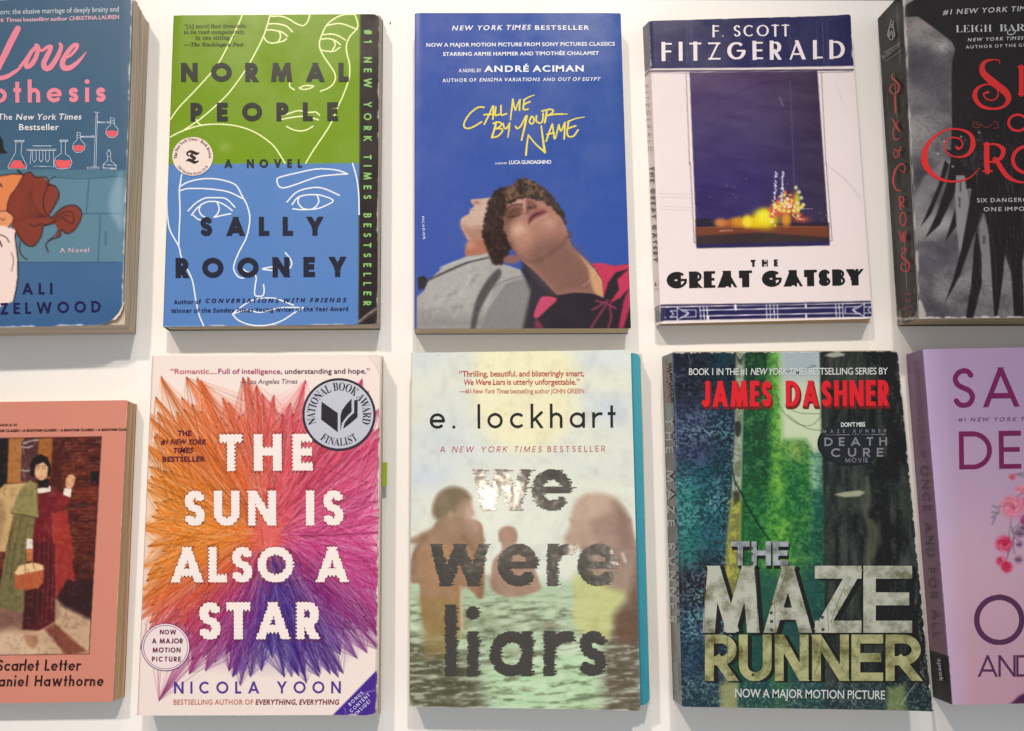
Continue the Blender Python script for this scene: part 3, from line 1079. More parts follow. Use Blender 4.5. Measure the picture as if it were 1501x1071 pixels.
# ================================================================== green and blue cover with line-drawn faces
def book_faces():
    ZZ = (220, 0, 2.142)
    b = Book('paperback_book', 'green and blue paperback with white line drawn faces and black right strip', [(254.5, 23), (556, 21), (553, 475.5), (239, 479.5)], 0.0155, ZZ,
             {2: (557.5, 484), 3: (248, 485.5), 1: (561.5, 30)})
    A_, B_, C_, D_ = (240, 10, 4.4625), (400, 10, 4.4625), (240, 240, 4.28), (400, 240, 4.28)
    b.round = [0.0007, 0.004, 0.0022, 0.0006]
    cv = b.canvas((124, 153, 40), 1.3)
    n = cv.noise(120, 120, 3, 2)
    cv.mix(n * .25, (114, 142, 34))
    yb = 241.2 + (cv.X - 250) * (-1.6 / 280)
    cv.mix(np.clip((cv.Y - yb) + .5, 0, 1), (98, 134, 186))
    cv.mix(np.clip((cv.Y - yb) + .5, 0, 1) * n * .3, (90, 124, 176))
    b.zoom = PX
    cv.fill([(528.2, 10), (570, 10), (566, 490), (525.2, 490)], (54, 48, 45), 0.9)
    cv.stroke([(527.6, 18), (525, 480)], 0.9, (96, 110, 60), .7)
    cv.blob(330, 216, 9, 7, (205, 215, 150), .25)  # hazy glare spot painted into the print
    cv.stroke([(526, 472), (538, 462), (553, 452)], 1.4, (222, 196, 176), .9)
    cv.stroke([(528, 473.5), (540, 464), (553, 456)], .9, (150, 120, 104), .8)
    b.wear(.35, 1.2, seed=4, sides='rb')
    b.lifts = [('corner', (1, 1), .012, .0012), ('corner', (1, 0), .009, -.0006), ('side', 'l', .006, -.0004)]
    b.front_cover(GLOSSY, 1.5, edge=(222, 205, 190))
    b.page_block((.0004, -.0003, .0006, .0006), (.0008, .0002, .0004, .0006), (210, 188, 165), seed=3)
    b.spine(GLOSSY, color=(96, 120, 60))
    b.back_cover((90, 110, 60))
    green = [Z(A_, [(518, 42), (500, 90), (450, 195), (365, 360), (300, 445), (200, 555), (100, 660), (42, 742)]),
             Z(A_, [(700, 45), (650, 200), (565, 365), (515, 445), (430, 560), (350, 640), (240, 735), (118, 818)]),
             Z(A_, [(40, 855), (120, 815), (240, 778), (350, 770), (470, 780), (580, 815), (670, 870), (730, 925)]) + Z(B_, [(80, 1025)]),
             Z(A_, [(212, 740), (228, 764), (252, 780)]),
             Z(A_, [(700, 62), (714, 64)]) + Z(B_, [(60, 65), (110, 85), (150, 110), (198, 125), (230, 95), (242, 50)]),
             Z(A_, [(690, 115), (714, 112)]) + Z(B_, [(40, 115), (90, 130), (128, 165)]),
             Z(A_, [(672, 155), (700, 152)]) + Z(B_, [(20, 158), (60, 168), (96, 195)]),
             Z(A_, [(655, 200), (672, 226), (705, 240)]) + Z(B_, [(30, 235), (70, 225), (90, 210)]),
             Z(B_, [(42, 165), (50, 195), (40, 222), (25, 238)]),
             Z(B_, [(535, 52), (480, 52), (430, 65), (380, 95), (350, 125), (325, 175), (305, 235), (312, 285), (345, 345), (390, 410), (410, 460), (395, 505), (360, 535), (310, 555)]),
             Z(B_, [(535, 48), (555, 110), (548, 148), (505, 195), (482, 250), (485, 310), (500, 370), (503, 430), (495, 485), (460, 580), (420, 668), (385, 755), (330, 845), (265, 940), (215, 1025)]),
             Z(B_, [(350, 125), (420, 112), (470, 118), (550, 150)]),
             Z(B_, [(325, 185), (380, 180), (425, 190), (475, 220)]),
             Z(B_, [(315, 215), (360, 210), (405, 222), (443, 250)]),
             Z(B_, [(315, 285), (350, 292), (400, 292), (438, 268)]),
             Z(B_, [(398, 222), (408, 250), (390, 285)]),
             Z(B_, [(110, 500), (112, 525), (140, 545)]),
             Z(B_, [(172, 533), (210, 518), (265, 520), (235, 538), (195, 542), (172, 533)]),
             Z(B_, [(50, 715), (90, 705), (150, 685), (180, 682), (215, 690), (255, 692), (280, 690), (305, 710)]),
             Z(B_, [(45, 740), (110, 728), (170, 720), (230, 722), (298, 742)]),
             Z(B_, [(90, 785), (130, 805), (180, 814), (225, 805), (263, 783)])]
    blue = [Z(C_, [(112, 70), (105, 120), (98, 170), (102, 300), (97, 420), (94, 515)]),
            Z(C_, [(22, 60), (20, 200), (24, 330), (40, 420), (94, 520), (108, 580), (130, 630), (178, 730), (200, 850), (222, 950), (250, 1018)]),
            Z(C_, [(102, 145), (150, 118), (220, 100), (290, 95), (370, 105), (450, 135), (490, 200), (525, 270), (540, 350), (520, 460), (470, 560), (440, 640), (445, 680), (470, 712), (500, 720)]),
            Z(C_, [(100, 172), (150, 158), (250, 158), (330, 165), (410, 180), (495, 220)]),
            Z(C_, [(153, 298), (200, 250), (260, 218), (320, 215), (390, 222), (447, 275)]),
            Z(C_, [(173, 325), (215, 275), (270, 242), (330, 240), (385, 262), (430, 297)]),
            Z(C_, [(185, 325), (215, 350), (250, 358)]), Z(C_, [(420, 316), (370, 325), (320, 338)]),
            Z(C_, [(236, 255), (222, 290), (238, 325), (275, 345)]), Z(C_, [(335, 245), (348, 280), (338, 315), (315, 338)]),
            Z(C_, [(500, 665), (520, 680), (560, 690), (580, 715), (575, 760), (570, 810), (580, 832), (620, 830), (630, 800), (626, 760)]),
            Z(C_, [(685, 648), (620, 662), (685, 672)]), Z(D_, [(78, 560), (110, 600), (118, 635), (100, 665)]),
            Z(D_, [(470, 66), (400, 42), (280, 35), (150, 60), (40, 88), (26, 110), (40, 145), (75, 152), (150, 130), (280, 85), (380, 72), (470, 66)]),
            Z(D_, [(88, 242), (150, 180), (230, 155), (310, 155), (418, 200)]),
            Z(D_, [(120, 258), (160, 212), (230, 196), (300, 200), (378, 232), (330, 265), (270, 285), (180, 290), (125, 285)]),
            Z(D_, [(165, 210), (158, 245), (185, 280), (215, 288)]), Z(D_, [(278, 200), (288, 235), (275, 265), (250, 285)]),
            Z(D_, [(500, 0), (525, 90), (538, 190), (541, 320)]),
            Z(C_, [(430, 945), (480, 905), (540, 865), (600, 848), (685, 845)]) + Z(D_, [(40, 855), (130, 890)]),
            Z(C_, [(430, 945), (520, 920), (600, 935), (685, 915)]) + Z(D_, [(60, 905), (190, 905)]),
            Z(C_, [(430, 945), (470, 985), (540, 1012), (620, 1018)]) + Z(D_, [(10, 1005), (70, 980), (130, 940), (190, 905)])]
    b.piece('face_drawing', [b.lines(green, 2.1)], (238, 240, 168), 1)
    b.piece('face_drawing', [b.lines(blue, 2.0)], (238, 238, 250), 1)
    b.zoom = ZZ
    K = (52, 52, 48)
    b.piece('title', [b.geo('NORMAL', 97, 257, 624, 257, 59, .265, 1.1), b.geo('PEOPLE', 127, 382, 590, 380, 58, .265, 1.08)], K, 3)
    b.piece('subtitle', [b.geo('A NOVEL', 233, 528, 477, 527, 27, .22)], K, 3)
    b.piece('author_name', [b.geo('SALLY', 157, 742, 544, 741, 60, .265, 1.08), b.geo('ROONEY', 80, 874, 616, 870, 63, .265, 1.06)], (48, 48, 58), 3)
    Q = (60, 66, 26)
    b.piece('quote', [b.text('“[A] novel that demands', 106, 89, 299, 87, 12, 'serif'), b.text('to be read compulsively,', 106, 107, 299, 106, 12, 'serif'),
                      b.text('in one sitting.”', 142, 125, 261, 124, 12, 'serif'), b.text('—The Washington Post', 107, 146, 293, 146, 12, 'serifbolditalic')], Q, 3)
    Y = (32, 40, 78)
    b.piece('credit_line', [b.text('Author of', 75, 956, 160, 955, 13, 'bold', 1.05), b.text('CONVERSATIONS WITH FRIENDS', 175, 952, 617, 949, 13, 'bolditalic', 1.3),
                            b.text('Winner of the', 66, 984, 190, 982, 13, 'bold', 1.05), b.text('Sunday Times', 197, 982, 324, 981, 13, 'bolditalic', 1.05), b.text('Young Writer of the Year Award', 330, 980, 622, 977, 13, 'bold', 1.05)], Y, 3)
    # strip lettering runs downwards
    b.zoom = PX
    b.piece('strip_lettering', [b.geo('#1 NEW YORK TIMES BESTSELLER', 533.5, 44, 532.5, 448, 11.5, .19, xs=.9)], (142, 186, 104), 3)
    b.zoom = ZZ
    st = b.piece('round_sticker', [b.disc(134, 492, 64, 61)], (240, 215, 198), 4, rough=.35)
    b.piece('sticker_lettering', [b.text_arc('The New York Times · Book Review', 134, 492, 50, -97, 97, 9, 'serif'), b.text_arc('100 Notable Books 2018', 134, 492, 58, 236, 124, 8, '', inside=True),
                                  b.text('T', 112, 513, 156, 513, 41, 'black', off=.02)], (60, 44, 38), 5)
    # bits of strip light: nothing more
    return b


book_faces()


# ================================================================== blue cover with two leaning figures
def book_blue():
    ZT, ZL = (600, 20, 4.656), (600, 250, 4.4636)
    b = Book('paperback_book', 'blue paperback with yellow handwritten title above two figures leaning back to back', [(608, 19.5), (910, 19.5), (925, 481.5), (607.5, 482.5)], 0.0150, ZT,
             {2: (920, 490), 3: (609, 491)})
    cv = b.canvas((66, 88, 158), 1.2)
    fx, fy = (cv.X - 608) / 310, (cv.Y - 19) / 464
    cv.mix(np.clip(1.1 - fx * 1.2, 0, 1) * .5, (78, 96, 166))
    cv.mix(np.clip(fx * .9, 0, 1) * np.clip(1 - fy, 0, 1) * .8, (48, 86, 152))
    cv.mix(np.clip(fx - .4, 0, 1) * np.clip(fy - .3, 0, 1) * 1.2, (58, 92, 172))
    g = cv.noise(2.4, 2.4, 2, 5)
    n = cv.noise(40, 40, 4, 8)
    b.zoom = ZL
    # the figure behind: head tipped back, pale shirt
    cv.fill([(408, 192), (470, 186), (545, 182), (575, 230), (545, 300), (515, 380), (505, 470), (400, 468), (358, 410), (333, 352), (345, 312), (388, 287), (398, 258), (424, 236), (406, 212)], (206, 172, 152), 1.5, smooth=True)
    cv.fill([(335, 350), (400, 375), (490, 360), (505, 470), (400, 468), (356, 412)], (168, 116, 94), 10, .7)
    cv.blob(440, 212, 24, 14, (150, 92, 84), .6)
    cv.stroke([(398, 262), (430, 262)], 1.4, (150, 90, 86), .7)
    cv.fill([(372, 562), (370, 500), (400, 458), (505, 462), (525, 545), (480, 556)], (178, 116, 92), 2, smooth=True)
    cv.blob(400, 490, 34, 26, (214, 158, 130), .6)
    cv.fill([(48, 830), (50, 1040), (760, 1040), (800, 760), (725, 650), (580, 603), (520, 545), (370, 565), (230, 625), (128, 720), (95, 790)], (180, 172, 162), 1.5)
    cv.fill([(48, 930), (50, 1040), (760, 1040), (780, 900), (400, 960)], (132, 124, 116), 26, .7)
    cv.mix(np.clip((n - .5) * 2, 0, 1) * (cv.rgb[..., 2] > 120) * (np.abs(cv.rgb[..., 0] - cv.rgb[..., 2]) < 30) * .35, (120, 112, 106))
    cv.fill([(400, 1040), (430, 870), (500, 730), (582, 645), (600, 690), (530, 790), (465, 915), (430, 1040)], (86, 80, 76), 4, .95, True)
    cv.fill([(455, 1040), (530, 890), (640, 735), (742, 700), (790, 800), (750, 1040)], (142, 136, 132), 4, .9)
    for k in range(26):
        cv.stroke([(560 + k * 9, 760 - k * 2), (480 + k * 11, 1035)], .7, (112, 106, 102), .5)
    cv.stroke([(520, 790), (600, 735), (735, 690)], 1.6, (104, 98, 94), .8, True)
    cv.stroke([(118, 722), (250, 660), (390, 602), (520, 572)], [2.5, 3.5, 3, 2], (74, 66, 62), .9, True)
    cv.stroke([(200, 640), (300, 600), (430, 578), (515, 548)], 2.2, (206, 198, 186), .7, True)
    cv.fill([(52, 702), (98, 688), (122, 720), (100, 775), (60, 785)], (58, 53, 52), 2)
    rr = np.random.default_rng(9)
    for k in range(46):
        x, y = rr.uniform(90, 420), rr.uniform(640, 1000)
        a = rr.normal(-.7, .4)
        L = rr.uniform(20, 80)
        if y < 880 - x * .62:
            continue
        cv.stroke([(x, y), (x + L * .5 * math.cos(a) + rr.normal(0, 5), y + L * .5 * math.sin(a)), (x + L * math.cos(a), y + L * math.sin(a))], rr.uniform(1, 4), (126, 118, 112) if rr.random() < .6 else (204, 198, 188), rr.uniform(.15, .4), True, 3)
    # the figure in front: curly hair, face turned up, open collar
    cv.fill([(740, 560), (800, 640), (980, 820), (1060, 1040), (740, 1040), (790, 800), (735, 660)], (58, 50, 48), 6, .9)
    sk = [(640, 215), (700, 190), (780, 178), (860, 192), (935, 238), (992, 310), (1030, 385), (1046, 440), (1062, 495), (1130, 562), (1205, 640), (1255, 662), (1285, 790), (1272, 835), (1190, 808), (1080, 800), (968, 818), (900, 745), (820, 662), (742, 598), (700, 545), (650, 480), (615, 410), (605, 330), (618, 255)]
    cv.fill(sk, (172, 122, 102), 1.5)
    cv.fill([(820, 662), (760, 560), (830, 470), (950, 440), (1040, 450), (1065, 500), (1130, 565), (1200, 645), (1200, 805), (1080, 800), (968, 818)], (124, 88, 76), 22, .75)
    cv.fill([(1120, 560), (1205, 640), (1255, 662), (1285, 790), (1272, 833), (1215, 810), (1190, 740), (1170, 640)], (216, 166, 116), 5, .85)
    cv.fill([(605, 330), (618, 255), (640, 215), (690, 230), (700, 300), (680, 350), (660, 480), (615, 410)], (112, 74, 62), 14, .8)
    cv.blob(715, 392, 62, 52, (226, 180, 150), .85)
    cv.blob(760, 450, 60, 50, (190, 136, 110), .6)
    cv.blob(920, 345, 62, 42, (202, 152, 130), .75)
    cv.blob(985, 370, 30, 50, (156, 108, 90), .6)
    cv.fill([(640, 225), (700, 196), (760, 184), (742, 215), (690, 235), (650, 262)], (218, 170, 146), 7, .8, True)
    cv.fill([(635, 290), (650, 250), (700, 236), (738, 244), (728, 282), (690, 300), (655, 318)], (104, 70, 58), 8, .85, True)
    cv.stroke([(632, 262), (665, 232), (712, 222), (748, 226)], 2.6, (70, 46, 40), .8, True, 2)
    cv.stroke([(645, 308), (690, 302), (730, 284)], 1.4, (52, 34, 30), .8, True, 2)
    cv.fill([(745, 192), (790, 192), (832, 222), (836, 250), (800, 262), (772, 288), (752, 262), (742, 225)], (128, 84, 72), 5, .9, True)
    cv.fill([(742, 196), (760, 190), (762, 250), (756, 270), (744, 240)], (214, 166, 144), 4, .8, True)
    cv.blob(788, 246, 16, 9, (58, 34, 30), .85)
    cv.blob(822, 240, 10, 7, (64, 38, 34), .8)
    cv.fill([(772, 348), (782, 298), (822, 262), (868, 250), (902, 266), (900, 282), (862, 300), (820, 322), (792, 352)], (158, 92, 88), 3, .95, True)
    cv.fill([(782, 340), (795, 302), (835, 276), (890, 270), (860, 288), (818, 308)], (84, 44, 44), 3, .9, True)
    cv.stroke([(800, 352), (850, 318), (905, 290)], 2, (214, 160, 146), .6, True, 2)
    cv.stroke([(668, 480), (720, 560), (800, 600), (900, 560), (1000, 480), (1040, 430)], 5, (104, 70, 58), .45, True, 6)
    cv.stroke([(880, 470), (900, 600), (960, 740)], 7, (142, 102, 86), .5, True, 8)
    cv.stroke([(1035, 400), (1056, 410), (1042, 440)], 3, (110, 70, 58), .8, True)
    hair = [(482, 400), (500, 300), (520, 220), (545, 160), (600, 118), (690, 98), (705, 62), (760, 58), (830, 85), (895, 130), (945, 190), (1000, 262), (1022, 345), (985, 295), (935, 238), (862, 192), (782, 176), (700, 188), (640, 225), (612, 300), (610, 380), (630, 440), (665, 500), (640, 555), (610, 610), (545, 612), (518, 540), (490, 470)]
    cv.fill(hair, (64, 50, 44), 3)
    m = np.clip((cv.noise(4, 3.5, 3, 31) - .5) * 4, 0, 1)
    cv.fill(hair, (104, 78, 62), 4, .8, tex=m)
    m0 = copy.copy(cv)
    m0.rgb = np.zeros_like(cv.rgb)
    m0.fill(hair, (1, 1, 1), 7)
    rr = np.random.default_rng(3)
    HP = np.array(hair)
    for k in range(70):
        i = rr.integers(len(HP))
        p = HP[i] + (HP[(i + 1) % len(HP)] - HP[i]) * rr.random()
        m0.blob(p[0], p[1], rr.uniform(8, 17), rr.uniform(8, 17), (1, 1, 1), .8, 4)
    keep = cv.rgb.copy()
    cv.mix(m0.rgb[..., 0], (62, 48, 42))
    for k in range(420):
        x, y = rr.uniform(470, 1040), rr.uniform(50, 620)
        a, q = rr.uniform(0, 6.28), rr.uniform(9, 26)
        light = y < 215 and x > 620
        cv.stroke(arc(x, y, q, q, math.degrees(a), math.degrees(a) + 190, 7), rr.uniform(.7, 1.6), (182, 140, 106) if light and rr.random() < .6 else ((112, 84, 68) if rr.random() < .45 else (42, 31, 28)), .42, soft=1.6)
    mk = np.clip(m0.rgb[..., :1] * 1.2, 0, 1)
    cv.rgb[:] = keep * (1 - mk) + cv.rgb * mk
    cv.fill([(600, 125), (690, 98), (705, 62), (760, 58), (830, 85), (895, 130), (960, 210), (880, 190), (780, 165), (690, 180), (620, 190)], (160, 118, 88), 6, .35, tex=np.clip((cv.noise(6, 8, 2, 33) - .5) * 5, 0, 1))
    cv.fill([(608, 140), (650, 110), (690, 112), (680, 150), (630, 165)], (176, 132, 104), 8, .3)
    cv.fill([(612, 590), (640, 560), (700, 556), (735, 575), (700, 605), (650, 612)], (150, 100, 84), 3, .9, True)
    # red shirt with dark patterned front
    cv.fill([(1190, 612), (1330, 625), (1440, 612), (1455, 1040), (815, 1040), (815, 940), (850, 850), (880, 825), (968, 818), (1080, 800), (1200, 806), (1272, 835), (1262, 720), (1215, 650)], (56, 48, 50), 1.5)
    R = (204, 64, 90)
    cv.fill([(815, 945), (850, 850), (885, 824), (965, 842), (900, 910), (835, 968)], (202, 80, 106), 2, smooth=True)
    cv.fill([(1190, 612), (1260, 606), (1335, 626), (1440, 612), (1440, 640), (1350, 668), (1300, 735), (1270, 832), (1262, 720), (1222, 650)], R, 2)
    cv.fill([(1362, 715), (1440, 640), (1446, 760), (1380, 832), (1310, 872), (1372, 782)], R, 2)
    cv.fill([(1370, 1030), (1402, 860), (1446, 745), (1448, 880), (1400, 1035)], (186, 62, 88), 3)
    for p in ([(1195, 915), (1270, 872), (1300, 850)], [(1220, 855), (1290, 870), (1350, 905)], [(1190, 1030), (1240, 950), (1290, 880)], [(1310, 880), (1320, 960), (1300, 1035)]):
        cv.stroke(p, 3, (150, 66, 86), .8, True)
    cv.fill([(818, 1000), (835, 970), (880, 1035), (820, 1035)], (150, 62, 84), 4, .8)
    cv.stroke([(1130, 760), (1185, 715), (1220, 640)], .9, (226, 190, 170), .7, True)
    cv.mix((g - .5)[...] * .12 + .03, (40, 36, 44))
    b.zoom = PX
    cv.stroke([(612, 20), (611, 482)], 1.2, (96, 112, 178), .4)
    b.lifts = [('side', 'l', .005, -.0005), ('side', 'r', .012, -.0005)]
    b.front_cover(GLOSSY, 1.45, edge=(96, 92, 110))
    b.page_block((.0004, .0008, .0006, .0004), (.0004, .0008, .0006, .0004), (224, 200, 160), seed=5)
    b.spine(GLOSSY, color=(60, 76, 140))
    b.back_cover((60, 76, 140))
    b.zoom = ZT
    W = (240, 236, 238)
    b.piece('praise_lines', [b.text('NEW YORK TIMES', 291, 117, 830, 111, 33, '', 1.25, .02, .2), b.text('BESTSELLER', 858, 112, 1228, 112, 30, '', 1.25, .022),
                             b.text('NOW A MAJOR MOTION PICTURE FROM SONY PICTURES CLASSICS', 117, 228, 1403, 220, 25, '', 1.08, .026),
                             b.text('STARRING ARMIE HAMMER AND TIMOTHÉE CHALAMET', 230, 290, 1294, 283, 25, '', 1.08, .026)], W, 2)
    b.piece('author_name', [b.text('A NOVEL BY', 338, 403, 492, 401, 24, '', 1.0, .012), b.text('ANDRÉ ACIMAN', 511, 399, 1190, 396, 42, '', 1.15, .03),
                            b.text('AUTHOR OF', 226, 470, 458, 466, 24, '', 1.2, .018), b.text('ENIGMA VARIATIONS', 478, 466, 893, 462, 24, '', 1.2, .018, .2), b.text('AND', 912, 462, 995, 461, 22, '', 1.2, .018), b.text('OUT OF EGYPT', 1014, 461, 1306, 460, 24, '', 1.2, .018, .2)], W, 2)
    b.piece('director_credit', [b.text('A FILM BY', 585, 1030, 670, 1029, 12, '', 1.0, .02), b.text('LUCA GUADAGNINO', 682, 1029, 969, 1026, 25, '', .92, .02)], W, 2)
    hand = [[(510, 642), (470, 642), (420, 678), (385, 725), (372, 765), (390, 785), (430, 778), (492, 742)],
            [(512, 757), (545, 690), (572, 632), (573, 680), (570, 722)], [(510, 692), (545, 690), (576, 688)],
            [(590, 640), (586, 692), (600, 694), (616, 690)], [(626, 630), (626, 690), (642, 692), (664, 685)],
            ([(690, 727), (698, 660), (707, 588)], [2, 2.4, 3]), ([(707, 588), (716, 640), (724, 662)], 2.2), ([(724, 662), (740, 615), (755, 590)], 2), ([(755, 590), (752, 630), (752, 662)], 2.6),
            [(785, 590), (780, 625), (778, 652), (790, 658), (810, 654)], [(784, 622), (802, 612), (822, 604)], ([(780, 592), (815, 572), (853, 558)], [2.4, 2, 1.2]),
            ([(592, 748), (578, 800), (564, 846)], 3), [(572, 752), (605, 742), (630, 755), (612, 778), (588, 788), (620, 786), (636, 802), (605, 838), (565, 848)],
            [(640, 752), (648, 782), (664, 784), (684, 752)], ([(684, 750), (680, 800), (672, 846)], [2.6, 2.4, 1.6]),
            [(725, 772), (736, 786), (760, 770), (795, 702)], ([(802, 700), (790, 760), (766, 866)], [3, 3.2, 2.4]),
            [(834, 704), (820, 735), (832, 755), (850, 740), (848, 712), (834, 704)], [(868, 700), (866, 732), (884, 748), (908, 738), (914, 682)],
            ([(938, 672), (930, 715), (924, 746)], 3), [(905, 668), (955, 656), (982, 664), (965, 688), (930, 702)], ([(940, 698), (985, 690), (1030, 688), (1078, 688)], [2.2, 2.6, 2.4, 1.4]),
            ([(796, 966), (802, 900), (812, 830)], [3.2, 2.6, 2]), ([(812, 830), (860, 890), (925, 948)], [2, 2.4, 3]), ([(925, 948), (912, 860), (900, 768)], [3.6, 3, 2.2]),
            [(934, 872), (955, 810), (976, 756)], ([(976, 756), (982, 800), (990, 857)], 2.4), [(940, 826), (988, 815)],
            ([(998, 852), (1010, 800), (1020, 760)], 2.2), [(1020, 760), (1034, 802), (1062, 746)], ([(1062, 746), (1060, 800), (1057, 857)], 2.6),
            [(1088, 735), (1078, 800), (1084, 838), (1120, 838), (1152, 796)], [(1085, 786), (1110, 776), (1136, 768)], ([(1080, 742), (1130, 720), (1195, 708)], [2.4, 2, 1.2])]
    b.piece('handwritten_title', [b.lines(hand, 2.5)], (234, 212, 88), 2)
    b.zoom = ZL
    b.piece('publisher_name', [b.text('PICADOR', 82, 303, 90, 452, 14, '', 1.25, .012)], W, 2)
    return b


book_blue()


# ================================================================== white and navy cover with a framed night scene
def book_navy():
    ZU, ZL, ZZ = (940, 15, 4.6906), (950, 240, 4.2853), (920, 0, 2.142)
    b = Book('paperback_book', 'white paperback with navy top band and a framed violet night scene', [(951.5, 31), (1246, 22.5), (1278.5, 467.5), (968.5, 475)], 0.0125, ZZ,
             {0: (942, 41), 3: (961, 479), 2: (1276, 474)})
    paper, navy = (246, 226, 216), (50, 47, 84)
    cv = b.canvas(paper, 0.9, 12)
    n = cv.noise(60, 60, 3, 4)
    cv.mix(n * .25, (236, 212, 202))
    b.zoom = ZU
    band = [(-30, 0), (1520, -10), (1530, 384), (700, 398), (60, 403), (-20, 440)]
    cv.fill(band, navy, 1)
    cv.fill([(0, 0), (45, 60), (60, 405), (0, 445)], (92, 84, 92), 2, .8)
    cv.mix((cv.noise(18, 18, 3, 9) > .62) * (cv.Y < 95) * .12, (84, 84, 116))
    cv.stroke([(15, 462), (55, 420), (700, 418), (1100, 414), (1460, 412)], 2.2, (44, 38, 58), 1)
    cv.stroke([(20, 470), (60, 432), (330, 434)], .6, (80, 70, 84), .8)
    for x, a in ((310, .45), (340, .6), (752, .3), (790, .3), (812, .3), (832, .35), (1020, .4), (1205, .5), (1245, .6), (1275, .5)):
        cv.stroke([(x, 80), (x + 12, 395)], .55, (150, 145, 175), a)
    for y in (350, 366, 380):
        cv.stroke([(60, y), (1440, y - 14)], .6, (96, 92, 128), .4)
    # frame and picture
    for p in ([(308, 434), (332, 1062)], [(1238, 430), (1270, 1062)], [(315, 440), (315, 440)]):
        cv.stroke(p, .8, (86, 76, 84), .9)
    cv.stroke([(1215, 432), (1450, 426)], .8, (90, 80, 90), .8)
    b.zoom = ZL
    cv.stroke([(264, -10), (290, 498), (306, 498)], .9, (86, 76, 84), .9)
    cv.stroke([(1118, -10), (1156, 486), (1138, 486)], .9, (86, 76, 84), .9)
    b.zoom = ZZ
    pic = [(194, 228), (596, 224), (634, 770), (217, 780)]
    vio = np.empty(cv.rgb.shape)
    f = np.clip((cv.Y - 107) / 255, 0, 1)[..., None]
    vio[:] = (86, 66, 96)
    vio += (np.array([70, 58, 104]) - vio) * np.clip(f * 1.6, 0, 1)
    vio += (np.array([60, 50, 92]) - vio) * np.clip(f * 2 - 1, 0, 1)
    side = np.clip((cv.X - 1105) / 110, 0, 1)[..., None]
    vio += (np.array([66, 52, 64]) - vio) * side * .75
    br = cv.noise(40, 9, 3, 12, 8)[..., None]
    vio += (br - .5) * 16
    cv.fill(pic, vio, .9)
    w = lambda a, c, *p: cv.fill(list(p), c, 2.5, a)
    # a plain night fairground: dark ground, low warm lamps, no figure in the sky
    cv.fill([(212, 690), (240, 686), (290, 694), (360, 700), (633, 700), (634, 770), (216, 778)], (52, 44, 52), 2, .9)
    cv.fill([(214, 716), (400, 708), (628, 712), (632, 748), (420, 734), (215, 744)], (128, 70, 50), 4, .95)
    cv.fill([(215, 742), (420, 730), (632, 748), (633, 764), (216, 770)], (70, 56, 54), 4, .9)
    cv.stroke([(215, 716), (400, 712), (628, 714)], 1.2, (176, 104, 70), .6, True)
    cv.stroke([(290, 726), (330, 724)], 1.2, (222, 176, 140), .8)
    cv.fill([(217, 768), (634, 758), (634, 772), (217, 781)], (58, 50, 84), 1, 1)
    r = np.random.default_rng(5)
    for x, y, rx, ry, c in ((350, 698, 30, 14, (214, 142, 44)), (310, 702, 22, 10, (190, 104, 50)), (395, 700, 22, 16, (232, 186, 40)), (432, 688, 38, 28, (244, 214, 26)), (430, 682, 24, 22, (250, 232, 60)), (290, 700, 16, 12, (206, 130, 70)), (375, 696, 14, 18, (250, 226, 60)), (470, 660, 22, 20, (214, 98, 60)), (505, 650, 26, 22, (206, 84, 62)), (498, 690, 14, 20, (230, 150, 50)), (520, 640, 16, 30, (190, 90, 60)), (532, 640, 8, 34, (200, 196, 60)), (545, 690, 24, 10, (150, 70, 60))):
        cv.blob(x, y, rx * 1.15, ry * 1.15, c, .97, 4)
    for k in range(130):
        a = r.random()
        x, y = 450 + 90 * a + r.normal(0, 6), 676 - 40 * math.sin(a * 3.1) + r.normal(0, 16)
        cv.blob(x, y, r.uniform(2, 6), r.uniform(2, 6), [(248, 216, 80), (232, 116, 80), (244, 234, 190), (220, 84, 64)][k % 4], .95, 6)
    for k in range(110):
        a = r.random()
        cv.blob(466 + 22 * (k % 2) + r.normal(0, 2) - 6 * a, 540 + 115 * a, 1.7, 2.8, (222, 216, 232), .85, 5)
    for k in range(9):
        a = math.pi * (k + .5) / 9
        cv.blob(506 - 46 * math.cos(a), 640 + 24 * math.sin(a), 6.5, 6, (244, 224, 110), .95, 6)
    for x, y in ((528, 590), (538, 604), (545, 622), (534, 640)):
        cv.blob(x, y, 6, 6, (228, 220, 170), .9, 6)
    for k in range(12):
        cv.stroke([(330 + k * 10, 690 - 6 * (k % 3)), (330 + k * 10, 714)], 1.2, (236, 176, 60), .5)
    for k in range(26):
        cv.blob(r.uniform(225, 625), r.uniform(560, 700), 1.5, 1.5, (220, 214, 226), .6, 3)
    for x, y in ((545, 657), (555, 657), (566, 657), (577, 657)):
        cv.blob(x, y, 4, 1.6, (206, 188, 196), .7, 3)
    cv.stroke([(510, 255), (519, 470), (524, 600)], .7, (150, 140, 156), .5)
    cv.stroke([(477, 305), (488, 335)], 1.8, (176, 166, 182), .4)
    for p in ([(240, 430), (290, 370), (360, 345), (440, 338), (520, 350), (602, 398)], [(330, 300), (420, 262), (520, 252)], [(430, 462), (520, 480), (600, 520)]):
        cv.stroke(p, 1.0, (52, 40, 72), .5, True)
    # pencil scuffs on the margins
    for p in ([(100, 608), (160, 611), (216, 612)], [(100, 620), (216, 622)], [(100, 648), (218, 654)], [(104, 658), (218, 663)], [(628, 520), (690, 575), (738, 640)], [(640, 530), (690, 570), (735, 622)], [(656, 270), (668, 300), (674, 320)]):
        cv.stroke(p, .6, (180, 158, 152), .55, True)
    # geometric border along the foot
    b.zoom = ZL
    cv.fill([(30, 915), (78, 886), (740, 878), (1420, 862), (1420, 872), (740, 889), (80, 898), (40, 925)], navy, 1)
    cv.fill([(34, 935), (80, 905), (740, 892), (1420, 878), (1425, 962), (740, 975), (110, 988), (48, 998)], navy, 1)
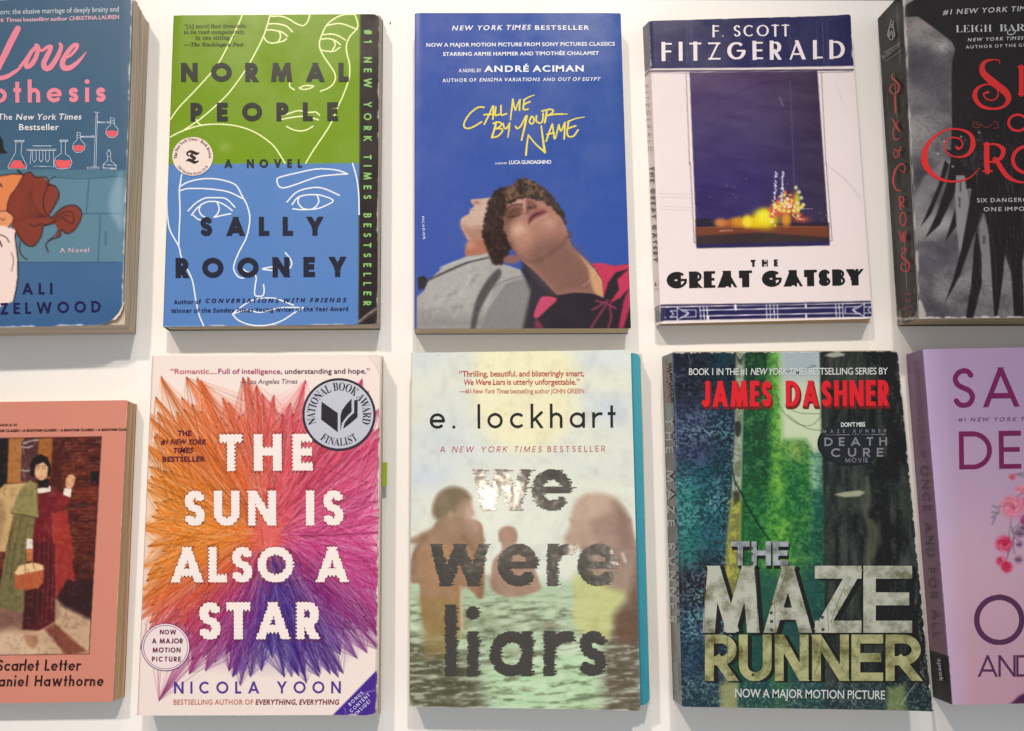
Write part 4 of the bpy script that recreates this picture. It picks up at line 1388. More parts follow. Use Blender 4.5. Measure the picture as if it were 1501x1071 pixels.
    cv.fill([(30, 930), (82, 906), (110, 905), (118, 982), (50, 1000)], (70, 66, 82), 3, .7)
    wl = (240, 226, 232)
    yA = lambda x: 905 - (x - 80) * 27 / 1340
    for x in (325, 347, 369):
        cv.stroke([(x, yA(x) - 4), (x + 6, yA(x) + 80)], 1.1, wl)
    for x in (742, 766, 790, 812):
        cv.stroke([(x, yA(x) - 4), (x + 4, yA(x) + 86)], 1.1, wl)
    for x in (1178, 1200, 1222):
        cv.stroke([(x, yA(x) - 4), (x + 4, yA(x) + 86)], 1.1, wl)
    for dy in (22, 58):
        cv.stroke([(325, yA(325) + dy), (742, yA(742) + dy)], 1.3, wl)
        cv.stroke([(742, yA(742) + dy), (1222, yA(1222) + dy)], 1.3, wl)
    cv.stroke([(548, yA(548) - 3), (549, yA(548) + 20)], 3.6, wl)
    cv.stroke([(990, yA(990) - 3), (991, yA(990) + 20)], 2.4, wl)
    cv.stroke([(375, yA(375) + 62), (376, yA(375) + 84)], 3.6, wl)
    cv.stroke([(992, yA(990) + 60), (993, yA(990) + 84)], 2.4, wl)
    for fx in (lambda x: x, lambda x: 1540 - x):
        yy = lambda x: yA(x)
        for p in ([(182, 2), (184, 82)], [(184, 82), (250, 42), (182, 2)], [(210, 20), (300, 20), (302, 62), (205, 64)], [(235, 20), (256, 40), (232, 62)], [(140, 22), (182, 22)], [(140, 62), (182, 62)], [(140, 22), (160, 42), (140, 62)]):
            cv.stroke([(fx(x), yy(fx(x)) + y) for x, y in p], 1.1, wl)
    cv.blob(108, 968, 6, 4, (230, 214, 206), .9, 3)
    cv.blob(118, 905, 5, 4, (230, 214, 206), .7, 3)
    b.zoom = ZZ
    b.wear(.3, 1.2, seed=9)
    b.round = [.0012, .0022, .0032, .0012]
    b.lifts = [('side', 'l', .004, -.0005), ('corner', (1, 0), .02, .0012)]
    b.front_cover(GLOSSY, 1.15, edge=(232, 212, 196))
    b.page_block((.0006, .001, .0006, .0008), (.0006, .0014, .0006, .0006), (196, 168, 132), seed=7)
    b.spine(GLOSSY, cv, step=1.2, bulge=0)
    b.back_cover((226, 208, 200))
    cream = (244, 226, 220)
    b.zoom = ZU
    b.piece('author_name', [b.geo('F. SCOTT', 490, 188, 1018, 182, 84, .17, 1.0, thin=.5), b.geo('FITZGERALD', 140, 353, 1400, 338, 132, .2, 1.0, thin=.48)], cream, 2)
    b.zoom = ZL
    b.piece('title', [b.geo('THE', 646, 649, 818, 646, 44, .16, 1.15, deco=.34), b.geo('GREAT', 118, 786, 655, 776, 104, .15, 1.28, deco=.44), b.geo('GATSBY', 716, 776, 1354, 765, 102, .15, 1.28, deco=.44)], (44, 38, 40), 2)
    b.plane = b.spine_plane
    b.zoom = ZU
    b.piece('spine_author_name', [b.geo('FITZGERALD', 22, 520, 48, 968, 24, .15, 1.35)], (84, 72, 78), 8, parent=b.spine_obj)
    b.zoom = ZL
    b.piece('spine_title', [b.geo('THE GREAT GATSBY', 8, 22, 34, 622, 26, .18, 1.5, deco=.42)], (48, 40, 44), 8, parent=b.spine_obj)
    b.piece('spine_emblem', [b.poly([(44, 738), (54, 770), (40, 772)]), b.lines([[(38, 792), (62, 790)]], .7)], (48, 40, 44), 8, parent=b.spine_obj)
    b.plane = None
    return b


book_navy()


# ================================================================== thick grey and black cover with a feathered wing
def book_wing():
    Z3, Z4 = (1280, 0, 4.4615), (1280, 230, 4.1176)
    b = Book('paperback_book', 'thick scuffed black paperback with red title over feathers and grey clouds', [(1322, -11), (1646, -10), (1691, 464), (1347.5, 467.5)], 0.0316, Z3,
             {0: (1286.5, 28), 3: (1315.5, 478.5)})
    cv = b.canvas((110, 103, 102), 1.1, 44)
    n, n2 = cv.noise(70, 50, 4, 3), cv.noise(24, 20, 4, 6)
    cv.mix(np.clip((n - .45) * 3, 0, 1), (150, 142, 138))
    cv.mix(np.clip((.52 - n) * 4, 0, 1), (74, 69, 72))
    cv.mix(np.clip((n2 - .5) * 2, 0, 1) * .5, (132, 126, 124))
    cv.mix(np.clip((.47 - n2) * 4, 0, 1) * .5, (70, 65, 68))
    b.zoom = Z3
    cv.blob(300, 180, 160, 90, (176, 162, 150), .7)
    cv.blob(450, 300, 70, 50, (206, 194, 182), .8)
    cv.blob(300, 850, 90, 90, (164, 152, 148), .6)
    cv.blob(380, 560, 160, 150, (112, 102, 104), .6)
    gr = cv.noise(2.2, 2.2, 2, 9)
    cv.mix(np.clip(gr - .45, 0, 1) * .8, (58, 53, 56))
    b.zoom = Z4
    cv.blob(430, 400, 120, 70, (176, 166, 160), .8)
    cv.blob(660, 640, 110, 90, (158, 150, 148), .6)
    cv.blob(350, 640, 150, 60, (98, 92, 100), .6)
    cv.fill([(250, 250), (300, 130), (430, 20), (480, 20), (380, 200), (260, 330)], (146, 138, 136), 5, .6)
    cv.fill([(494, 250), (500, 60), (515, 40), (552, 120), (590, 330), (520, 600), (505, 420)], (150, 142, 138), 2, .9)
    cv.fill([(640, 420), (665, 350), (695, 440), (715, 720), (655, 720)], (140, 132, 128), 2, .9)
    dark = (46, 41, 41)
    tex = cv.noise(16, 60, 3, 17)
    b.zoom = Z3
    cv.fill([(190, -60), (1600, -60), (1600, 1150), (505, 1150), (512, 900), (514, 780), (512, 520), (516, 400), (536, 320), (512, 272), (442, 218), (372, 166), (292, 110), (196, 112)], dark, 1)
    cv.fill([(192, -60), (262, -60), (262, 4), (198, 42)], (150, 144, 140), 1)
    b.zoom = Z4
    cv.fill([(436, -40), (1400, -40), (1400, 260), (910, 300), (662, 342), (590, 190), (562, 196), (548, 70), (512, 44), (500, 30)], dark, 1)
    F = [[(432, 20), (458, 50), (422, 170), (350, 345), (285, 425), (332, 318), (392, 175)], [(472, -10), (512, -10), (492, 225), (402, 412), (312, 496), (382, 348), (440, 175)],
         [(496, 308), (503, 420), (435, 516), (456, 440)], [(600, 150), (690, 200), (655, 350), (592, 522), (522, 722), (428, 892), (482, 738), (532, 560), (572, 330)],
         [(624, 428), (655, 600), (655, 770), (604, 975), (558, 975), (590, 780), (606, 560)], [(668, 300), (790, 300), (802, 500), (780, 760), (750, 968), (730, 968), (714, 720), (700, 480)],
         [(760, 280), (960, 240), (900, 640), (912, 968), (850, 968), (832, 700), (792, 580)], [(930, 240), (1300, 240), (1250, 968), (940, 968), (930, 700)]]
    for p in F:
        cv.fill(p, dark, 1)
    r = np.random.default_rng(8)
    for k in range(150):          # barbs of the feathers
        x, y = r.uniform(600, 1050), r.uniform(-230, 800)
        L = r.uniform(40, 190)
        if y > 250 and not (600 < x < 660 or 705 < x < 775 or 800 < x < 905):
            continue
        cv.stroke([(x, y), (x + r.normal(0, 5), y + L * .5), (x + r.normal(8, 10), y + L)], .6, (120, 112, 108), r.uniform(.15, .5), True)
    for k in range(90):
        x, y = r.uniform(545, 700), r.uniform(-140, 120)
        cv.stroke([(x, y), (x - 8, y + 12), (x - 2, y + 26)], .6, (112, 104, 102), r.uniform(.2, .5), True)
    for k in range(60):
        x, y = r.uniform(300, 1000), r.uniform(-260, 120)
        cv.blob(x, y, 3, 3, (190, 182, 176), r.uniform(.2, .9), 3)
    for x, y in ((430, 20), (480, 170), (390, 92), (640, -35), (530, -10)):
        cv.blob(x, y - 110, 6, 6, (226, 220, 214), .8, 3)
    for x, y0, y1 in ((526, 150, 205), (520, 245, 302)):
        for y in np.arange(y0, y1, 9):
            cv.fill([(x - 4, y), (x + 6, y), (x + 6, y + 6), (x - 4, y + 6)], (40, 36, 36), 1, .9)
    cv.stroke([(664, 478), (664, 525)], 1.3, (50, 46, 46), .8)
    cv.stroke([(674, 478), (674, 525)], 1.3, (50, 46, 46), .8)
    # spine side of the sheet and rubbed folds
    b.zoom = PX
    cv.fill([(1240, -60), (1321, -60), (1323, 0), (1347.5, 467), (1347.5, 520), (1250, 520)], (50, 44, 42), .8)
    nn = cv.noise(6, 30, 3, 23)
    for (xa, ya, xb, yb, wd, al) in ((1325, 0, 1348.5, 467, 1.6, .8), (1289, 60, 1316, 478, 1.2, .55), (1316, 40, 1343, 460, .9, .4)):
        e = np.array([xb - xa, yb - ya]) / math.hypot(xb - xa, yb - ya)
        d = np.abs(-(cv.X - xa) * e[1] + (cv.Y - ya) * e[0])
        cv.mix(np.clip(wd * np.clip((nn - .42) * 5, 0, 1.5) - d + .4, 0, 1) * al, (206, 194, 180))
    cv.fill([(1345, 440), (1350, 440), (1358, 462), (1352, 470), (1346, 470)], (208, 196, 178), 2.5, .8)
    cv.fill([(1318, 452), (1322, 468), (1326, 478), (1316, 480)], (190, 176, 164), 1.6, .7)
    cv.fill([(1343, 452), (1346, 462), (1336, 471), (1342, 462)], (180, 168, 158), 1.6, .7)
    b.wear(.6, 1.8, (222, 210, 194), 12, 'b', 8)
    b.lifts = [('side', 'l', .004, -.0005)]
    b.front_cover(SATIN, 1.35, edge=(214, 202, 186))
    b.page_block((.0006, .001, .0006, .0006), None, (200, 174, 136), levels=22, seed=9)
    b.spine(SATIN, cv, step=1.3, bulge=0)
    b.back_cover((50, 44, 42))
    RED = (226, 56, 54)
    WH = (214, 206, 200)
    S = Z(Z3, [(828, 418), (822, 398), (785, 392), (735, 404), (712, 440), (724, 486), (790, 545), (862, 602), (884, 652), (852, 698), (780, 714), (702, 692), (664, 632), (682, 580), (740, 554), (800, 572), (816, 622), (788, 656), (742, 650), (722, 618), (752, 604)])
    sw = [1, 1.6, 2, 4.5, 7.5, 9.5, 11, 10.5, 8, 4, 3.4, 5.5, 7.5, 4.5, 2, 1.8, 1.8, 1.8, 1.8, 2.2, 3.4]
    C = Z(Z3, [(545, 965), (562, 975), (584, 950), (566, 912), (510, 902), (468, 940), (476, 995), (540, 1028), (616, 1014), (652, 950), (634, 880), (560, 848), (480, 852), (400, 898), (344, 972), (334, 1050)]) + Z(Z4, [(330, 75), (390, 128), (470, 150), (570, 134), (642, 72)])
    cw = [4, 3, 2, 2, 2, 2, 2, 2, 4, 8, 5, 2.6, 2.6, 4, 7.5, 10, 8.5, 5, 3, 2, 1]
    b.zoom = PX
    red = [(S, sw), (C, cw),
           (Z(Z3, [(968, 440), (968, 618)]), 7), (Z(Z3, [(948, 440), (990, 440)]), 2.4), (Z(Z3, [(948, 618), (1000, 618)]), 2.4),
           (Z(Z3, [(742, 948), (742, 1065)]) + Z(Z4, [(690, 90)]), 8), (Z(Z3, [(722, 945), (770, 945)]), 2.2), (Z(Z4, [(664, 88), (716, 88)]), 2.4),
           (Z(Z3, [(745, 946), (800, 946), (848, 978), (838, 1030), (790, 1058), (745, 1060)]), [2, 3, 7, 6, 3, 2]),
           (Z(Z3, [(790, 1060)]) + Z(Z4, [(740, 20), (800, 110), (860, 148), (930, 158)]), [4, 7, 7, 4, 2])]
    b.piece('title', [b.lines(red, 4), b.disc(1280 + 945 / 4.4615, 805 / 4.4615, 15.5, 13.5, r0=11.5), b.disc(1280 + 1012 / 4.4615, 1046 / 4.4615, 25, 22, r0=19.5)], RED, 2)
    b.zoom = Z3
    b.piece('title', [b.geo('X', 1080, 618, 1230, 616, 178, .17, 1.0, thin=.4), b.geo('F', 1070, 862, 1150, 861, 112, .17), b.geo('WS', 1180, 1160, 1560, 1155, 220, .17, 1.0, thin=.4)], RED, 2)
    b.zoom = PX
    b.piece('ornament', [b.lines([Z(Z3, [(685, 800), (655, 805), (655, 832), (690, 836), (700, 815), (675, 815)]), Z(Z3, [(780, 800), (812, 805), (815, 836), (785, 842)]), Z(Z3, [(700, 815), (740, 835), (780, 815)])], 1)], (150, 58, 54), 2)
    b.zoom = Z3
    b.piece('praise_lines', [b.text('#1 NEW YORK TIMES–BESTSELLING'.replace('–', '-'), 456, 98, 1460, 52, 33, '', 1.2, .014, .2)], (206, 198, 194), 2)
    b.piece('author_name', [b.text('LEIGH', 540, 214, 776, 210, 46, 'serif', 1.0, -.014), b.text('BARDUGO', 826, 208, 1240, 200, 46, 'serif', 1.0, -.014), b.lines([[(900, 200), (880, 205), (882, 225), (915, 226), (935, 200)]], 1.2),
                            b.text('NEW YORK TIMES-BESTSELLING', 618, 273, 1260, 252, 22, '', 1.3, .012, .2), b.text('AUTHOR OF THE GRISHA TRILOGY', 606, 320, 1280, 296, 20, '', 1.3, .008)], WH, 2)
    b.zoom = Z4
    b.piece('tagline', [b.text('SIX DANGEROUS OUTCASTS.', 627, 276, 1260, 268, 24, '', 1.2, .006), b.text('ONE IMPOSSIBLE HEIST.', 667, 330, 1230, 322, 24, '', 1.2, .006)], (206, 200, 196), 2)
    # spine
    b.plane = b.spine_plane
    b.zoom = PX
    sp = [(Z(Z3, [(128, 485), (122, 508), (150, 535), (168, 565), (158, 605), (128, 614), (108, 590), (122, 556), (142, 560), (138, 580)]), [1.6, 2.4, 3, 3, 2, 1.4, 2, 1.2, 1, 1]),
          (Z(Z3, [(140, 632), (146, 738)]), 2.6), (Z(Z3, [(126, 780), (152, 830), (172, 862)]), [1.6, 3.2, 2]), (Z(Z3, [(165, 790), (130, 860), (140, 915), (172, 906)]), [1.2, 1.6, 1.8, 1.4]),
          (Z(Z3, [(142, 978), (134, 1010), (148, 1034), (160, 1010), (150, 980), (142, 978)]), 1.2), (Z(Z3, [(182, 962), (170, 980), (172, 1030)]), 1.4), (Z(Z3, [(160, 990), (190, 984)]), 1),
          (Z(Z4, [(160, 80), (185, 95), (192, 60), (168, 44), (134, 80), (120, 150), (140, 200), (172, 205)]), [1, 1.4, 1.6, 2, 3, 3.2, 2, 1]),
          (Z(Z4, [(156, 240), (165, 318)]), 2.4), (Z(Z4, [(156, 242), (182, 248), (180, 275), (162, 280)]), 1.8), (Z(Z4, [(166, 280), (186, 304)]), 1.8),
          (Z(Z4, [(176, 336), (160, 365), (168, 405), (184, 415), (196, 385), (190, 345), (176, 336)]), 1.9),
          (Z(Z4, [(156, 450), (172, 510), (178, 460), (188, 520), (196, 445)]), 1.8),
          (Z(Z4, [(172, 570), (176, 550), (200, 560), (172, 590), (186, 620), (214, 645), (212, 685), (184, 692), (166, 670), (176, 645), (192, 655)]), [1, 1.4, 1.6, 2.2, 3, 3, 2, 1.5, 1.8, 1.2, 1])]
    b.piece('spine_title', [b.lines(sp, 2)], (218, 60, 54), 9, parent=b.spine_obj)
    em = [[(120, 130), (112, 160), (132, 165)], [(132, 140), (124, 180)], [(112, 160), (100, 200), (95, 235), (118, 262), (140, 235), (134, 200), (126, 170)], [(104, 200), (104, 240), (122, 205), (126, 245), (136, 210)], [(108, 180), (132, 178)]]
    b.piece('spine_emblem', [b.lines([Z(Z3, p) for p in em], 1.1)], (190, 182, 176), 9, parent=b.spine_obj)
    b.zoom = Z3
    b.piece('spine_author_name', [b.text('BARDUGO', 66, 392, 182, 300, 26, 'serifitalic'), b.lines([[(60, 350), (180, 280)], [(80, 402), (186, 330)]], .5)], (180, 172, 166), 9, parent=b.spine_obj)
    b.zoom = Z4
    b.piece('spine_publisher', [b.poly([(190, 826), (202, 822), (200, 846)]), b.poly([(210, 820), (222, 822), (214, 846)]), b.poly([(192, 862), (206, 862), (202, 886)]), b.poly([(212, 860), (226, 864), (216, 886)]),
                                b.text('HENRY', 178, 930, 240, 908, 14, 'serif'), b.text('HOLT', 192, 962, 234, 946, 14, 'serif')], (150, 62, 58), 9, parent=b.spine_obj)
    b.plane = None
    return b


book_wing()


# ================================================================== teal cover with a laboratory bench
def book_teal():
    Z1, Z2 = (0, 0, 4.2826), (0, 240, 4.1174)
    b = Book('paperback_book', 'teal paperback with pink brush lettering and flasks, its lower right corner curled', [(-123, 6), (193.8, -8), (178, 476), (-157, 485)], 0.0240, Z1,
             {1: (218.5, 34), 2: (199, 490)})
    cv = b.canvas((70, 99, 120), 1.25)
    n = cv.noise(60, 60, 3, 3)
    cv.mix(n * .3, (62, 92, 114))
    b.zoom = Z2
    cv.fill([(-760, 40), (760, 40), (760, 600), (-760, 600)], (98, 131, 143), 1)
    cv.fill([(-760, 36), (760, 42), (760, 84), (-760, 84)], (84, 118, 131), 1)
    cv.fill([(-760, 597), (760, 595), (760, 1100), (-760, 1100)], (72, 104, 139), 1)
    cv.fill([(-760, 900), (760, 860), (760, 1100), (-760, 1100)], (62, 96, 134), 30, .6)
    L = (58, 86, 102)
    for p in ([(330, 84), (520, 92), (745, 76)], [(536, 92), (522, 296)], [(490, 304), (610, 302), (738, 302)], [(606, 312), (592, 588)], [(110, 597), (715, 596)]):
        cv.stroke(p, 1.5, L, .85, True)
    cv.stroke([(634, 410), (632, 490), (640, 492), (644, 412), (636, 404)], .9, L, .9)
    cv.fill([(735, 60), (690, 120), (660, 210), (665, 300), (700, 360), (730, 400), (748, 300)], (160, 178, 186), 9, .55, True)
    # people
    D = (52, 32, 36)
    hair, skin = (136, 62, 48), (230, 134, 80)
    cv.fill([(-60, 90), (0, 75), (80, 64), (142, 68), (100, 150), (55, 205), (40, 285), (-60, 290)], skin, 1)
    cv.fill([(-60, 284), (36, 282), (80, 315), (74, 352), (46, 388), (-60, 376)], (236, 150, 102), 1)
    cv.fill([(-60, 372), (30, 378), (95, 402), (92, 450), (106, 600), (102, 720), (80, 832), (30, 850), (-60, 900)], (246, 216, 198), 1.2)
    cv.fill([(142, 70), (180, 52), (215, 80), (255, 78), (288, 108), (330, 140), (356, 188), (338, 240), (305, 300), (300, 350), (262, 380), (240, 450), (205, 498), (160, 490), (120, 450), (95, 405), (70, 380), (80, 320), (42, 290), (40, 250), (60, 195), (105, 140)], hair, 1.2)
    cv.fill([(310, 330), (370, 270), (435, 250), (482, 275), (490, 325), (455, 395), (405, 424), (368, 400), (362, 440), (330, 462), (352, 400), (330, 365), (285, 375), (280, 350)], hair, 1.2)
    ln = [([(0, 75), (80, 64), (142, 68)], 1.6), ([(142, 70), (100, 145), (58, 205), (40, 288)], 1.2), ([(108, 40), (110, 12), (145, -5)], 2.6), ([(128, 60), (108, 45)], 2.6), ([(142, 70), (180, 52), (215, 82), (280, 84), (290, 130), (262, 210), (270, 290), (310, 330)], 1.6),
          ([(295, 128), (335, 140), (357, 190), (335, 245), (302, 300)], 1.8), ([(285, 130), (300, 100), (332, 80)], 1.4), ([(310, 330), (375, 270), (440, 251), (484, 277), (491, 325), (455, 395), (405, 424), (370, 398)], 1.9),
          ([(325, 345), (375, 300), (425, 290), (445, 320), (440, 360), (410, 352), (380, 330)], 1.3), ([(345, 350), (390, 315), (425, 318)], 1.0), ([(95, 405), (120, 450), (160, 492), (205, 498), (245, 445), (262, 380)], 1.9), ([(262, 375), (300, 368), (330, 352)], 2.2),
          ([(366, 405), (362, 440), (310, 460), (278, 490), (292, 535)], 1.7), ([(350, 400), (335, 430), (290, 468)], 1.2), ([(122, 470), (118, 520), (135, 560), (163, 580)], 1.5), ([(92, 420), (95, 470), (108, 600), (104, 720), (82, 835)], 1.9),
          ([(0, 288), (40, 288), (80, 322), (76, 352), (48, 388)], 1.1), ([(0, 430), (35, 445), (55, 475)], 1.4), ([(70, 540), (82, 590), (70, 650)], .9), ([(0, 470), (10, 500)], 2), ([(2, 330), (20, 345), (30, 330)], .9), ([(180, 365), (210, 380), (255, 362)], 1.4), ([(0, 122), (10, 140)], 2)]
    for p, w in ln:
        cv.stroke(p, w, D, .95, True)
    for k in range(16):
        a = k / 15
        cv.stroke([(280, 330 - 6 * a), (200 - 60 * a, 230 + 110 * a), (140 + 60 * (1 - a) - 60 * a, 110 + 250 * a)], .6, (92, 40, 34), .6, True)
    b.zoom = Z1
    cv.fill([(-80, 850), (0, 856), (18, 885), (24, 935), (48, 965), (10, 966), (-80, 990)], (40, 32, 40), 1, smooth=False)
    b.wear(.5, 1.5, (214, 206, 200), 5, 'rb')
    b.round = [.001, .001, .0175, .001]
    b.lifts = [('corner', (1, 1), .035, -.0028), ('side', 'r', .006, -.0005)]
    b.front_cover(SATIN, 1.4, edge=(226, 212, 196))
    b.page_block((.001, -.0002, .0008, .0006), (.001, .0002, .0006, .0002), (222, 196, 168), levels=22, zt=.0204, seed=11, wav=.0006)
    b.spine(SATIN, color=(70, 96, 118))
    b.back_cover((70, 96, 118))
    # curled page corners where the cover has bent away
    for k in range(5):
        pts = [(150 + k * 4, 470 - k * .6), (160 + k * 3.5, 464 - k * 1.2), (168 + k * 2.4, 457 - k * 1.6), (175 + k * 1.2, 449 - k * 2)]
        P = np.array(pts, float)
        lo = on_z(P[:, 0], P[:, 1], .0205 + k * .0004)
        hi = on_z(P[:, 0] + 2.2, P[:, 1] + 2.4, .0212 + k * .0003)
        n = len(pts)
        add_mesh('curled_page', np.vstack([lo, hi]), [(i, i + 1, n + i + 1, n + i) for i in range(n - 1)], PAPER, b.root, b.O, np.tile(alb((236, 214, 192)), (2 * n, 1)), smooth=True)
    P = (238, 138, 150)
    b.zoom = Z1
    W9 = lambda *a: [v for v in a]
    love = [(([(112, 182), (70, 262), (30, 345), (-8, 420), (-26, 470), (-10, 492), (40, 484), (95, 452), (130, 425)]), W9(9, 10, 9.5, 9, 8, 7, 6.5, 5.5, 3.5)),
            (([(128, 420), (165, 372), (196, 330), (222, 300), (196, 330), (165, 390), (168, 420), (196, 408), (226, 360), (240, 300), (224, 282)]), W9(5, 5, 6, 5, 6, 7, 7, 7, 7, 6, 4)),
            (([(240, 300), (262, 320), (300, 296), (320, 300), (300, 345), (275, 400), (288, 432), (320, 420), (360, 360), (384, 300), (376, 276)]), W9(4, 4, 5, 6.5, 7.5, 8, 8, 8, 7, 6, 4)),
            (([(392, 372), (440, 352), (478, 310), (484, 284), (458, 290), (418, 340), (392, 395), (404, 428), (446, 424), (500, 380), (540, 330)]), W9(3.5, 4, 5, 5.5, 6, 7, 8, 8.5, 7.5, 5, 1.5))]
    b.piece('title', [b.lines(love, 6), b.geo('othesis', -52, 648, 665, 642, 138, .185, 1.05), b.geo('Hyp', -395, 652, -80, 649, 138, .185, 1.05), b.geo('THE', -420, 330, -180, 326, 120, .185)], P, 2)
    Wt = (236, 226, 222)
    b.piece('praise_lines', [b.text('unicorn: the elusive marriage of deeply brainy and', -66, 94, 746, 74, 32, '', 1.0, .006)], (206, 208, 206), 2)
    b.piece('praise_lines', [b.text('York Times', -58, 141, 138, 137, 25, '', 1.0, .02, .2), b.text('bestselling author', 147, 137, 425, 130, 25, '', 1.0, .02), b.text('CHRISTINA LAUREN', 435, 130, 748, 120, 25, '', 1.0, .02)], (232, 176, 186), 2)
    b.piece('bestseller_line', [b.text('The', -12, 752, 76, 754, 37, '', 1.1, .012), b.text('New York Times', 100, 754, 512, 752, 37, '', 1.1, .014, .18), b.text('Bestseller', 120, 818, 370, 818, 38, '', 1.1, .014)], Wt, 2)
    glass = [[(92, 884), (92, 892), (150, 892), (152, 884), (92, 884)], [(100, 892), (98, 960), (50, 1045), (56, 1062), (165, 1062), (168, 1045), (132, 965), (138, 892)],
             [(168, 938), (352, 938)], [(168, 946), (352, 946)], [(196, 946), (190, 1030)], [(205, 918), (322, 918)],
             [(205, 946), (204, 1005), (216, 1020), (228, 1005), (226, 946)], [(248, 946), (247, 1005), (258, 1020), (270, 1005), (268, 946)], [(288, 946), (287, 1005), (298, 1020), (310, 1005), (310, 946)],
             [(210, 1045), (330, 1048)], [(335, 946), (338, 1055)], [(376, 882), (376, 890), (424, 890), (426, 882), (376, 882)], [(384, 890), (384, 968), (350, 990), (338, 1025), (355, 1058), (395, 1064), (440, 1055), (452, 1020), (436, 985), (410, 968), (412, 890)],
             [(604, 712), (590, 1048)], [(612, 712), (602, 1048)], [(594, 706), (622, 708)], [(548, 1052), (622, 1050), (620, 1062), (550, 1062), (548, 1052)], [(610, 766), (690, 768)], [(612, 772), (690, 774)], [(505, 858), (592, 856)], [(505, 862), (592, 862)],
             [(692, 742), (718, 744)], [(694, 748), (694, 785), (668, 812), (664, 840), (685, 864), (712, 868), (738, 848), (742, 815), (718, 785), (717, 748)], [(692, 760), (718, 762)], [(692, 775), (718, 777)],
             [(482, 834), (506, 836)], [(484, 840), (484, 878), (460, 905), (456, 935), (475, 958), (505, 960), (530, 940), (534, 910), (506, 878), (505, 840)], [(483, 850), (506, 851)], [(483, 866), (506, 866)],
             [(684, 940), (670, 965), (676, 985), (692, 985), (696, 965), (684, 940)], [(676, 990), (676, 1010), (648, 1035), (646, 1055), (728, 1058), (730, 1040), (696, 1012), (696, 990)], [(650, 1036), (728, 1040)], [(646, 1062), (732, 1064)]]
    b.piece('glassware_drawing', [b.lines(glass, .75, smooth=False)], (206, 214, 220), 2)
    red = [b.poly([(86, 1008), (130, 1010), (160, 1050), (158, 1058), (62, 1058), (58, 1048)]), b.poly([(346, 1010), (372, 1004), (400, 1010), (444, 1006), (442, 1042), (418, 1058), (374, 1058), (350, 1040)]),
           b.poly([(668, 826), (700, 820), (738, 828), (734, 846), (712, 862), (688, 860), (670, 842)]), b.poly([(460, 918), (490, 912), (530, 918), (526, 938), (505, 954), (478, 952), (462, 936)])]
    b.piece('flask_liquid', red, (236, 96, 98), 1)
    b.zoom = Z2
    b.piece('author_name', [b.geo('HA', -160, 916, -30, 913, 70, .2, 1.0), b.geo('ALI', 133, 791, 316, 790, 70, .2, 1.0), b.geo('ZELWOOD', 4, 912, 608, 898, 70, .2, 1.0)], (46, 40, 74), 2)
    b.piece('subtitle', [b.text('A Novel', 362, 538, 538, 536, 28, '', 1.2, .012)], (222, 178, 190), 2)
    return b


book_teal()


